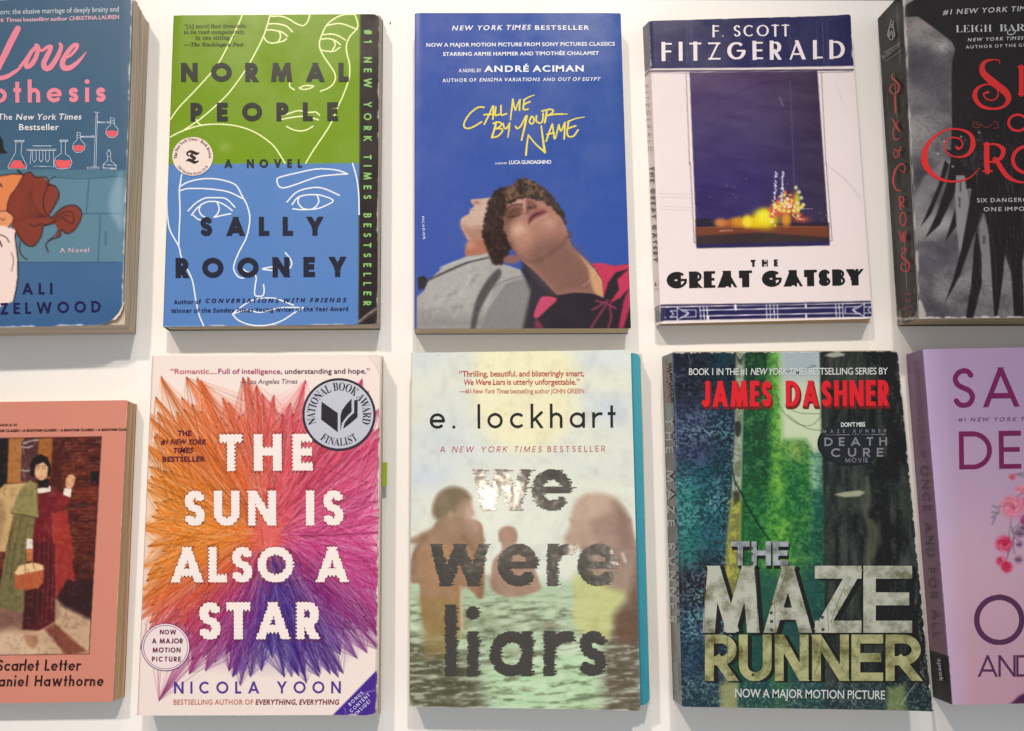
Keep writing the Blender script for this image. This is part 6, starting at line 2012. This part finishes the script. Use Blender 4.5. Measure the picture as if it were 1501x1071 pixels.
    b.T = np.array([A[0], A[1] + (on_z(941, 517, b.t) - on_z(924, 513.5, b.t)), A[2] + (on_z(955.5, 1033, b.t) - on_z(938.5, 1040, b.t)), A[3]])
    b.page_block((.0008, 0, .0006, .0008), (.0008, .0006, .0006, .0004), (222, 206, 178), zt=b.t - .0018, seed=19)
    b.T = A
    b.spine(GLOSSY, color=(170, 160, 140))
    b.back_cover((150, 150, 130))
    RD, RL = (190, 70, 62), (198, 116, 96)
    b.zoom = W1
    b.piece('quote', [b.text('“Thrilling, beautiful, and blisteringly smart,', 318, 195, 1018, 192, 32, '', .95, .008), b.text('We Were Liars', 345, 242, 576, 240, 31, '', .95, .012, .18), b.text('is utterly unforgettable.”', 586, 240, 992, 240, 32, '', .95, .008)], RD, 2)
    b.piece('quote_source', [b.text('—#1', 318, 289, 385, 289, 26, '', .95, .006), b.text('New York Times', 393, 289, 597, 289, 26, '', .95, .008, .18), b.text('bestselling author JOHN GREEN', 604, 289, 1018, 288, 26, '', .95, .004)], RL, 2)
    b.piece('author_name', [b.geo('e. lockhart', 153, 487, 1195, 480, 130, .115, 1.0)], (46, 46, 44), 2)
    b.piece('bestseller_line', [b.geo('A', 210, 619, 238, 619, 33, .11), b.geo('NEW YORK TIMES', 278, 619, 778, 618, 33, .11, shear=.2), b.geo('BESTSELLER', 813, 618, 1135, 615, 33, .11)], (190, 84, 80), 2)
    foil = foil_mat('dark_metal_foil', (112, 106, 98), .13, 40, .35)
    t = [b.geo('we', 390, 948, 945, 946, 353, .165, .95, jag=ragged(.035, 3), step=.0115)]
    b.zoom = W2
    t += [b.geo('were', 145, 327, 1166, 325, 348, .165, .95, jag=ragged(.022, 4), step=.0115), b.geo('liars', 230, 815, 1106, 812, 371, .16, .95, jag=ragged(.03, 5), step=.0115)]
    b.piece('title', t, None, 3, mat=foil)
    return b


book_misty()


def grunge_mat(c0, c1, scale):
    m, nt, b = new_mat('weathered_lettering')
    tc = nt.nodes.new('ShaderNodeTexCoord')
    no = nt.nodes.new('ShaderNodeTexNoise')
    no.inputs['Scale'].default_value = scale
    no.inputs['Detail'].default_value = 8
    no.inputs['Roughness'].default_value = .7
    nt.links.new(tc.outputs['Object'], no.inputs['Vector'])
    cr = nt.nodes.new('ShaderNodeValToRGB')
    cr.color_ramp.elements[0].position, cr.color_ramp.elements[1].position = .36, .56
    cr.color_ramp.elements[0].color = (*[float(v) for v in alb(c0)], 1)
    cr.color_ramp.elements[1].color = (*[float(v) for v in alb(c1)], 1)
    nt.links.new(no.outputs['Fac'], cr.inputs['Fac'])
    nt.links.new(cr.outputs[0], b.inputs['Base Color'])
    b.inputs['Roughness'].default_value = .36
    return m


# ================================================================== dark green cover with a mossy passage
def book_passage():
    M1, M2 = (965, 505, 3.8946), (965, 770, 3.661)
    b = Book('paperback_book', 'dark green glossy paperback with mossy stone passage and raised grey capital letters', [(985.5, 517), (1316, 515), (1366.5, 1041), (1000, 1035)], 0.0236, M1,
             {0: (970.5, 523.5), 3: (986.5, 1024)})
    cv = b.canvas((50, 56, 54), 0.85, 20)
    n, n2, sp = cv.noise(60, 60, 4, 3), cv.noise(9, 9, 3, 5), cv.noise(2.6, 2.2, 2, 7)
    moss = cv.noise(3.4, 3.0, 2, 8)
    tilt = lambda x: x
    sl = (cv.Y - 515) / 520                       # the passage leans with the book's slight perspective
    b.zoom = M1
    lw = [(-60, -40), (440, -40), (425, 500), (410, 1071), (370, 1500), (380, 2100), (-60, 2100)]
    cv.fill(lw, (46, 46, 52), 3)
    cv.fill([(60, 330), (430, 330), (420, 700), (60, 700)], (66, 70, 96), 30, .8)
    cv.fill([(60, 700), (420, 680), (400, 1200), (60, 1200)], (36, 92, 96), 40, .9)  # the foil's teal shimmer, put into the print colours
    cv.fill([(300, -40), (430, -40), (420, 900), (330, 900)], (34, 60, 66), 26, .8)
    cv.fill([(100, 800), (220, 800), (230, 1260), (110, 1260)], (50, 126, 108), 26, .7)
    cv.fill([(80, 1500), (380, 1500), (390, 2050), (90, 2050)], (50, 74, 90), 40, .8)
    lm = np.clip((cv.X < 1076 + sl * 14) * 1.0, 0, 1)
    cv.mix(np.clip((sp - .52) * 7, 0, 1) * lm * np.clip((cv.Y - 585) / 50, .15, 1) * (.12 + .55 * np.clip((n - .38) * 4, 0, 1)) , (132, 176, 174))  # glitter of the foil painted in as bright specks
    cv.mix(np.clip((.47 - sp) * 7, 0, 1) * lm * .5, (24, 30, 34))
    cv.mix(np.clip((n2 - .6) * 6, 0, 1) * lm * .25, (120, 124, 170))
    # ivy, sky, far tower
    cv.fill([(470, -40), (720, -40), (735, 1071), (740, 2100), (430, 2100), (450, 1071)], (30, 74, 50), 8)
    cv.fill([(470, -40), (660, -40), (650, 260), (480, 260)], (26, 50, 42), 26, .8)
    cv.fill([(670, -40), (930, -40), (936, 1000), (900, 1071), (680, 1071)], (196, 202, 170), 9)
    cv.fill([(690, -40), (930, -40), (930, 190), (690, 190)], (164, 174, 176), 22, .9)
    cv.fill([(690, 330), (930, 330), (940, 560), (690, 560)], (206, 214, 170), 26, .6)
    cv.fill([(690, 570), (720, 540), (840, 540), (872, 590), (890, 1100), (900, 1500), (690, 1500)], (70, 128, 60), 10, .97)
    cv.fill([(725, 640), (835, 640), (850, 1150), (730, 1150)], (38, 98, 58), 26, .85)
    cv.blob(785, 600, 60, 60, (160, 178, 90), .7)
    cv.fill([(872, 610), (940, 600), (946, 840), (880, 850)], (112, 164, 142), 11, .85)
    cv.fill([(870, 830), (960, 815), (975, 1500), (870, 1500)], (34, 88, 74), 12, .92)
    cv.fill([(632, 40), (690, 40), (722, 900), (735, 1300), (600, 1300), (640, 700)], (112, 172, 62), 12, .85)
    cv.fill([(480, 760), (720, 900), (760, 1500), (430, 1500)], (44, 116, 60), 44, .6)
    cv.fill([(640, 1000), (800, 1000), (790, 1500), (610, 1500)], (110, 172, 60), 34, .65)
    cv.fill([(800, 1100), (980, 1100), (980, 2100), (800, 2100)], (38, 76, 70), 50, .7)
    gm = np.clip((cv.X > 1088 + sl * 6) * (cv.X < 1208 + sl * 12) * 1.0, 0, 1)
    green = (cv.rgb[..., 1] > cv.rgb[..., 0] * 1.25) * gm
    cv.mix(np.clip((moss - .52) * 7, 0, 1) * green * .22, (142, 186, 96))
    cv.mix(np.clip((.47 - moss) * 7, 0, 1) * green * .34, (20, 62, 40))
    cv.mix(np.clip((n2 - .5) * 4, 0, 1) * green * .35, (24, 70, 44))
    cv.mix(np.clip((.48 - n2) * 4, 0, 1) * green * .22, (140, 190, 96))
    # pale trunk
    cv.fill([(446, -40), (492, -40), (482, 500), (476, 760), (474, 880), (416, 890), (428, 700), (440, 400)], (168, 174, 150), 4, .92)
    cv.fill([(414, 885), (474, 880), (470, 1071), (468, 1400), (440, 1500), (368, 1500), (396, 1071)], (182, 172, 78), 6, .9)
    cv.fill([(376, 1900), (456, 1900), (450, 2100), (366, 2100)], (176, 168, 100), 6, .8)
    tm = (cv.X < 1092) * (cv.rgb[..., 0] > 150)
    cv.mix(np.clip((n2 - .48) * 6, 0, 1) * tm * .6, (92, 96, 66))
    cv.mix(np.clip((moss - .5) * 6, 0, 1) * tm * .5, (106, 100, 60))
    cv.fill([(434, 470), (440, 440), (458, 434), (474, 460), (468, 510), (446, 522)], (52, 56, 50), 3, .95, True)
    cv.fill([(446, 60), (470, 90), (490, 50), (488, 80), (470, 115), (450, 90)], (60, 62, 56), 3, .9)
    cv.fill([(425, 840), (462, 830), (466, 890), (430, 915)], (60, 58, 40), 5, .85)
    for p in ([(440, 780), (500, 900), (560, 1000), (600, 1071)], [(470, 830), (530, 960), (640, 1120)], [(410, 640), (440, 800)]):
        cv.stroke(p, 2.4, (40, 58, 40), .8, True)
    for p in ([(662, 230), (700, 360), (780, 440), (870, 458), (935, 400)], [(720, 340), (800, 385), (930, 392)], [(740, 400), (840, 470), (935, 488)], [(870, 620), (910, 640), (945, 632)], [(870, 710), (910, 725), (940, 718)], [(875, 755), (905, 775), (940, 768)], [(655, 90), (720, 150), (900, 120)], [(720, 985), (790, 1020), (860, 1000)]):
        cv.stroke(p, .8, (60, 70, 54), .8, True)
    # right-hand stone
    cv.fill([(918, -40), (1500, -40), (1700, 2100), (960, 2100), (945, 900), (930, 400)], (50, 52, 48), 3)
    cv.fill([(1205, -40), (1500, -40), (1700, 2100), (1260, 2100), (1190, 900)], (30, 31, 31), 12, .92)
    cv.fill([(950, 600), (1200, 640), (1200, 1071), (960, 1300)], (46, 50, 48), 30, .6)
    rm = np.clip((cv.X - 1206) / 6, 0, 1)
    cv.mix(np.clip((n - .48) * 4, 0, 1) * rm * .6, (76, 78, 66))
    st = cv.noise(9, 40, 4, 19)
    cv.mix(np.clip((st - .52) * 5, 0, 1) * rm * .45, (92, 94, 82))
    cv.mix(np.clip((.46 - st) * 5, 0, 1) * rm * .5, (18, 19, 19))
    cv.mix(np.clip((moss - .6) * 6, 0, 1) * rm * .3, (92, 96, 84))
    cv.fill([(950, 66), (980, 50), (1025, 44), (1065, 56), (1060, 66), (1000, 76)], (176, 174, 156), 2, .9)
    cv.fill([(1005, 852), (1060, 838), (1150, 828), (1180, 840), (1150, 862), (1060, 868)], (172, 172, 140), 2.5, .9)
    for p in ([(1190, 760), (1200, 860), (1185, 960), (1210, 1071), (1200, 1250)], [(1215, 1000), (1240, 1071), (1225, 1200)]):
        cv.stroke(p, 6, (112, 108, 84), .5, True, 5)
    b.zoom = M2
    cv.fill([(1130, -20), (1190, -20), (1190, 100), (1150, 210), (1130, 120)], (96, 96, 72), 14, .5)
    cv.fill([(470, 240), (860, 240), (860, 900), (470, 900)], (46, 78, 74), 30, .75)
    cv.fill([(600, 600), (700, 600), (700, 990), (620, 990)], (72, 128, 66), 14, .7)
    cv.fill([(110, 840), (1480, 840), (1480, 1010), (110, 1000)], (50, 70, 74), 24, .6)
    cv.fill([(330, 850), (430, 850), (420, 985), (330, 985)], (170, 164, 104), 7, .7)
    cv.fill([(1230, 870), (1320, 850), (1330, 1000), (1220, 1000)], (128, 140, 84), 9, .8)
    cv.mix(np.clip((sp - .55) * 6, 0, 1) * np.clip((cv.Y - 990) / 10, 0, 1) * .35, (170, 180, 160))
    # scuffs, creases
    b.zoom = M2
    cv.stroke([(1300, 960), (1345, 890), (1395, 830), (1420, 800)], .9, (206, 200, 180), .8, True)
    cv.stroke([(1310, 975), (1360, 900), (1420, 830)], .6, (30, 30, 32), .8)
    for k in range(60):
        r = np.random.default_rng(100 + k)
        x, y = 1395 + r.normal(0, 14) + k, 400 + k * 10
        cv.stroke([(x, y), (x + r.normal(0, 5), y + r.uniform(3, 16))], r.uniform(.4, 1.1), (206, 206, 200), r.uniform(.2, .8))
    b.zoom = M1
    for k in range(70):
        r = np.random.default_rng(300 + k)
        x, y = r.uniform(90, 330), r.uniform(80, 420)
        a = r.uniform(-.4, .3)
        L = r.uniform(6, 36)
        cv.stroke([(x, y), (x + L * math.cos(a), y + L * math.sin(a))], .4, (150, 146, 156), r.uniform(.1, .4))
    cv.stroke([(82, 40), (100, 400), (104, 800), (128, 1900)], 1.2, (150, 168, 190), .5)
    cv.stroke([(170, 50), (182, 110), (180, 130)], .6, (170, 166, 170), .6, True)
    # spine side of the sheet
    b.zoom = PX
    cv.fill([(940, 490), (984, 516), (999, 1036), (940, 1060)], (62, 68, 64), .8)
    cv.fill([(975, 516), (984, 516), (990, 760), (984, 760)], (58, 66, 74), 2, .8)
    cv.blob(979, 600, 6, 40, (110, 128, 124), .7)
    cv.blob(984, 900, 6, 90, (66, 72, 62), .7)
    b.wear(.45, 1.5, (222, 214, 200), 14, 'rt', 6)
    b.round = [.001, .0018, .0008, .0008]
    b.lifts = [('side', 'l', .003, -.0005), ('corner', (1, 1), .03, .0014)]
    b.front_cover(GLOSSY, 0.95, edge=(196, 186, 170))
    b.page_block((.0008, .0012, -.0005, .001), (.0008, .0024, .0004, .0008), (212, 190, 158), levels=16, seed=23)
    b.spine(GLOSSY, cv, step=1.3, bulge=0)
    b.back_cover((60, 66, 60))
    G = (216, 214, 206)
    b.zoom = M1
    b.piece('series_line', [b.text('BOOK 1 IN THE #1', 175, 170, 505, 170, 38, '', .95, .006), b.text('NEW YORK TIMES', 527, 169, 850, 168, 38, '', .95, .008, .18), b.text('BESTSELLING SERIES BY', 858, 168, 1310, 166, 38, '', .95, .006)], G, 3)
    b.piece('author_shadow', [b.geo('JAMES', 250, 356, 648, 354, 150, .175, .66, jag=block(.05, -.075, 8), step=.014, pad=.12), b.geo('DASHNER', 728, 354, 1314, 350, 150, .175, .68, jag=block(.05, -.075, 8), step=.014, pad=.12)], (126, 24, 30), 2)
    b.piece('author_name', [b.geo('JAMES', 250, 352, 648, 350, 147, .175, .66), b.geo('DASHNER', 728, 350, 1314, 346, 147, .175, .68)], (222, 46, 52), 3)
    em = b.piece('film_badge', [b.disc(1098, 560, 190, 128)], (48, 48, 50), 2)
    b.piece('badge_ring', [b.disc(1098, 560, 186, 124, r0=182)], (30, 30, 30), 3, parent=em)
    b.piece('badge_notice', [b.text('DON’T MISS', 1043, 466, 1181, 464, 25, '', .95, .02)], (220, 220, 214), 4, parent=em)
    b.piece('badge_lettering', [b.geo('MAZE RUNNER', 940, 501, 1300, 498, 19, .16), b.geo('THE', 1105, 514, 1145, 513, 10, .2), b.lines([[(952, 512), (1092, 511)], [(1160, 510), (1298, 509)]], .7),
                                b.geo('DEATH', 948, 576, 1306, 572, 48, .2, 1.25), b.geo('CURE', 986, 639, 1284, 636, 50, .2, 1.35), b.geo('MOVIE', 1068, 670, 1197, 668, 25, .14, 1.1)], (132, 130, 134), 4, parent=em)
    b.zoom = M2
    face = grunge_mat((112, 110, 82), (186, 184, 164), 90)
    face2 = grunge_mat((98, 94, 50), (176, 172, 120), 90)
    grey = grunge_mat((96, 98, 96), (170, 172, 170), 90)
    TH, MZ = [('T', 390, 490), ('H', 500, 604), ('E', 616, 698)], [('M', 236, 543), ('A', 560, 830), ('Z', 840, 1090), ('E', 1100, 1362)]
    RN = [('R', 250, 420), ('U', 432, 608), ('N', 625, 806), ('N', 825, 1022), ('E', 1036, 1206), ('R', 1220, 1408)]
    b.piece('title_shadow', b.letters(TH, 211, 128, .215, jag=block(.06, -.14, 8), step=.014, pad=.2) + b.letters(MZ, 575, 361, .185, jag=block(.075, -.03, 12), step=.008, pad=.12) + b.letters(RN, 833, 250, .19, jag=block(.09, -.02, 12), step=.01, pad=.12), (40, 40, 36), 2)
    b.piece('title', b.letters(TH, 211, 128, .215), None, 4, mat=grey)
    b.piece('title', b.letters(MZ, 575, 361, .185), None, 4, mat=face)
    b.piece('title', b.letters(RN, 833, 250, .19), None, 4, mat=face2)
    for x, y in ((606, 418), (606, 466), (608, 512), (608, 558), (880, 490), (884, 556), (508, 798), (500, 120), (500, 150), (502, 200)):
        b.piece('rivet', [b.disc(x, y, 9)], (78, 78, 60), 5)
    b.piece('seams', [b.lines([[(590, 395), (625, 395), (626, 568)], [(905, 380), (910, 480), (914, 568)], [(690, 225), (660, 330), (640, 380)], [(1000, 320), (960, 420), (925, 520)], [(246, 216), (250, 565)], [(522, 216), (536, 565)], [(370, 590), (374, 820)], [(880, 590), (868, 700), (838, 800)], [(1216, 590), (1218, 820)]], .6, smooth=False)], (92, 90, 66), 5)
    b.piece('film_line', [b.text('NOW A MAJOR MOTION PICTURE', 412, 919, 1216, 930, 46, '', .98, .006)], (210, 210, 200), 3)
    b.plane = b.spine_plane
    b.zoom = M1
    b.piece('spine_author_name', [b.geo('JAMES DASHNER', 27, 100, 38, 330, 34, .2)], (120, 62, 60), 9, parent=b.spine_obj)
    b.zoom = PX
    b.piece('spine_title', [b.geo('THE MAZE RUNNER', 974.8, 612, 981.5, 912, 11, .2, 1.55)], (168, 174, 168), 9, parent=b.spine_obj)
    b.zoom = M2
    b.piece('spine_publisher', [b.text('DELACORTE', 82, 735, 92, 880, 18, '', 1.0, .004)], (140, 144, 136), 9, parent=b.spine_obj)
    b.plane = None
    return b


book_passage()


# ================================================================== mauve cover with roses
def book_mauve():
    R1, R2 = (1320, 500, 3.823), (1320, 770, 3.691)
    b = Book('paperback_book', 'mauve pink paperback with plum capital letters and roses, black foot on its spine', [(1353, 512.5), (1690, 506), (1752, 1026), (1396, 1032)], 0.0219, R1,
             {0: (1328, 520.5), 3: (1367.5, 1020.5)})
    cv = b.canvas((176, 148, 176), 1.25, 36)
    f = np.clip((cv.Y - 512) / 520, 0, 1)
    cv.mix(np.clip(f * 2.2 - .35, 0, 1), (204, 166, 178))
    cv.mix(np.clip(f * 2 - 1, 0, 1) * .9, (200, 152, 160))
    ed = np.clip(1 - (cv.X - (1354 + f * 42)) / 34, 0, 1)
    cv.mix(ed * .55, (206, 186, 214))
    cv.mix(cv.noise(50, 50, 3, 3) * .2, (178, 140, 164))
    b.zoom = R1
    r = np.random.default_rng(4)

    def rose(x, y, rad, c):
        cv.blob(x, y, rad, rad * .96, c, .95, 5)
        for k in range(int(10 + rad / 4)):
            a, d = r.uniform(0, 6.28), rad * math.sqrt(r.random()) * .85
            p = spline(arc(x + d * math.cos(a) * .5, y + d * math.sin(a) * .5, d * .5 + 3, d * .45 + 3, math.degrees(a), math.degrees(a) + r.uniform(70, 150), 6), 3)
            cc = np.array(c) * r.uniform(.72, 1.0) if r.random() < .5 else np.array(c) + (255 - np.array(c)) * r.uniform(.15, .45)
            cv.stroke(p, r.uniform(1, 2.2), np.clip(cc, 0, 250), .75)
        cv.blob(x + rad * .05, y + rad * .1, rad * .22, rad * .2, np.array(c) * .72, .8, 3)
    for p in ([(700, 830), (640, 900), (610, 1071), (600, 1200)], [(690, 1000), (630, 1050), (625, 1071)], [(640, 740), (700, 735)], [(690, 960), (700, 1100)]):
        cv.stroke(p, 1.2, (104, 90, 100), .8, True)
    for p in ([(520, 920), (545, 930), (560, 918)], [(515, 955), (550, 960)], [(512, 985), (540, 965), (552, 945)], [(515, 1020), (530, 985)], [(655, 745), (690, 750)]):
        cv.stroke(p, 3, (120, 118, 122), .75, True, 2)
    rose(628, 757, 18, (212, 84, 104))
    rose(660, 822, 18, (226, 130, 146))
    rose(690, 830, 24, (228, 124, 142))
    rose(628, 925, 66, (226, 118, 138))
    rose(700, 1000, 30, (150, 50, 90))
    rose(730, 900, 50, (214, 90, 120))
    b.zoom = R2
    for p in ([(600, 0), (612, 60), (575, 180)], [(640, 0), (612, 60), (615, 150)], [(612, 60), (660, 90)]):
        cv.stroke(p, 1.2, (96, 84, 96), .8, True)
    rose(560, 96, 46, (208, 52, 84))
    rose(545, 190, 28, (214, 66, 96))
    rose(575, 222, 32, (206, 50, 82))
    for x, y, s in ((645, 40, 24), (642, 100, 16), (638, 182, 20), (664, 10, 18)):
        cv.blob(x, y, s, s, (122, 88, 110), .9, 3)
        cv.stroke([(x - s, y), (x + s, y + 4)], 1.2, (84, 62, 86), .8)
    cv.fill([(590, 968), (640, 920), (720, 880), (800, 1000), (600, 990)], (66, 38, 70), 4, .95)
    cv.fill([(600, 968), (650, 935), (700, 960), (660, 980)], (110, 50, 84), 5, .7)
    # spine side
    b.zoom = PX
    cv.fill([(1300, 480), (1352, 512), (1395.3, 1032), (1320, 1060)], (150, 116, 140), .8)
    cv.mix(np.clip(f * 1.6 - .3, 0, 1) * (cv.X < 1352.5 + f * 43) * .8, (152, 112, 124))
    b.zoom = R2
    cv.fill([(120, 658), (262, 706), (282, 985), (120, 985)], (30, 28, 30), 1)
    b.zoom = PX
    cv.stroke([(1353.5, 512), (1375, 770), (1391, 960)], 1.2, (214, 196, 208), .5)
    b.round = [.001] * 4
    b.lifts = [('side', 'l', .004, -.0005)]
    b.front_cover(SATIN, 1.4, edge=(120, 92, 104))
    b.page_block((.0008, .001, .0003, .001), None, (190, 160, 150), levels=16, seed=29)
    b.spine(SATIN, cv, step=1.4, bulge=0)
    b.back_cover((140, 108, 124))
    P = (122, 44, 86)
    b.zoom = R1
    b.piece('author_name', [b.geo('SARAH', 291, 371, 1286, 352, 222, .125, 1.0), b.geo('DESSEN', 330, 716, 1420, 700, 213, .125, 1.08)], P, 2)
    b.piece('bestseller_line', [b.text('#1', 325, 446, 365, 446, 22, '', 1.2, .01), b.text('NEW YORK TIMES BESTSELLING AUTHOR', 392, 446, 1330, 440, 22, '', 1.35, .01, .2)], (118, 82, 112), 2)
    b.zoom = R2
    b.piece('title', [b.geo('ONCE', 399, 645, 1340, 640, 273, .105, 1.0), b.geo('AND FOR ALL', 418, 816, 1300, 812, 116, .105, 1.0)], (92, 54, 82), 2)
    b.plane = b.spine_plane
    b.zoom = R1
    b.piece('spine_author_name', [b.geo('SARAH DESSEN', 70, 110, 102, 560, 30, .1, 1.25)], (126, 66, 100), 9, parent=b.spine_obj)
    b.piece('spine_ornament', [b.lines([[(122, 606), (124, 650)], [(112, 622), (132, 632)]], 1.4)], (110, 70, 100), 9, parent=b.spine_obj)
    b.zoom = PX
    b.piece('spine_title', [b.geo('ONCE AND FOR ALL', 1348, 682, 1367, 934, 11, .12, 1.4)], (78, 56, 76), 9, parent=b.spine_obj)
    b.zoom = R2
    b.piece('spine_publisher', [b.text('speak', 200, 718, 212, 842, 20, 'bolditalic')], (214, 210, 214), 9, parent=b.spine_obj)
    b.plane = None
    return b


book_mauve()


# ------------------------------------------------------------------ specks on the table
def crumb(x, y, s, label):
    r = np.random.default_rng(int(x))
    p = on_z(np.array([x]), np.array([y]), 0.0)[0]
    a = np.linspace(0, 2 * math.pi, 9, endpoint=False)
    ring = np.stack([np.cos(a) * s * r.uniform(.7, 1.2, 9) * .7, np.sin(a) * s * 1.5 * r.uniform(.7, 1.2, 9), np.zeros(9)], -1)
    V = np.vstack([p + ring, p + ring * .6 + [0, 0, s * .7], [p + [0, 0, s * .8]]])
    k = np.arange(9)
    kn = (k + 1) % 9
    F = np.vstack([np.stack([k, kn, 9 + kn, 9 + k], -1), np.stack([9 + k, 9 + kn, np.full(9, 18), np.full(9, 18)], -1)[:0]])
    T = np.stack([9 + k, 9 + kn, np.full(9, 18)], -1)
    me = bpy.data.meshes.new('crumb')
    me.from_pydata((V - p).tolist(), [], [tuple(f) for f in F.tolist()] + [tuple(t) for t in T.tolist()])
    me.materials.append(ink_mat((86, 66, 54), .8))
    o = bpy.data.objects.new('crumb', me)
    o.location = p
    o['label'], o['category'] = label, 'crumb'
    COL.objects.link(o)


crumb(572, 34.5, .0007, 'dark crumb on the white table between the green and the blue book')
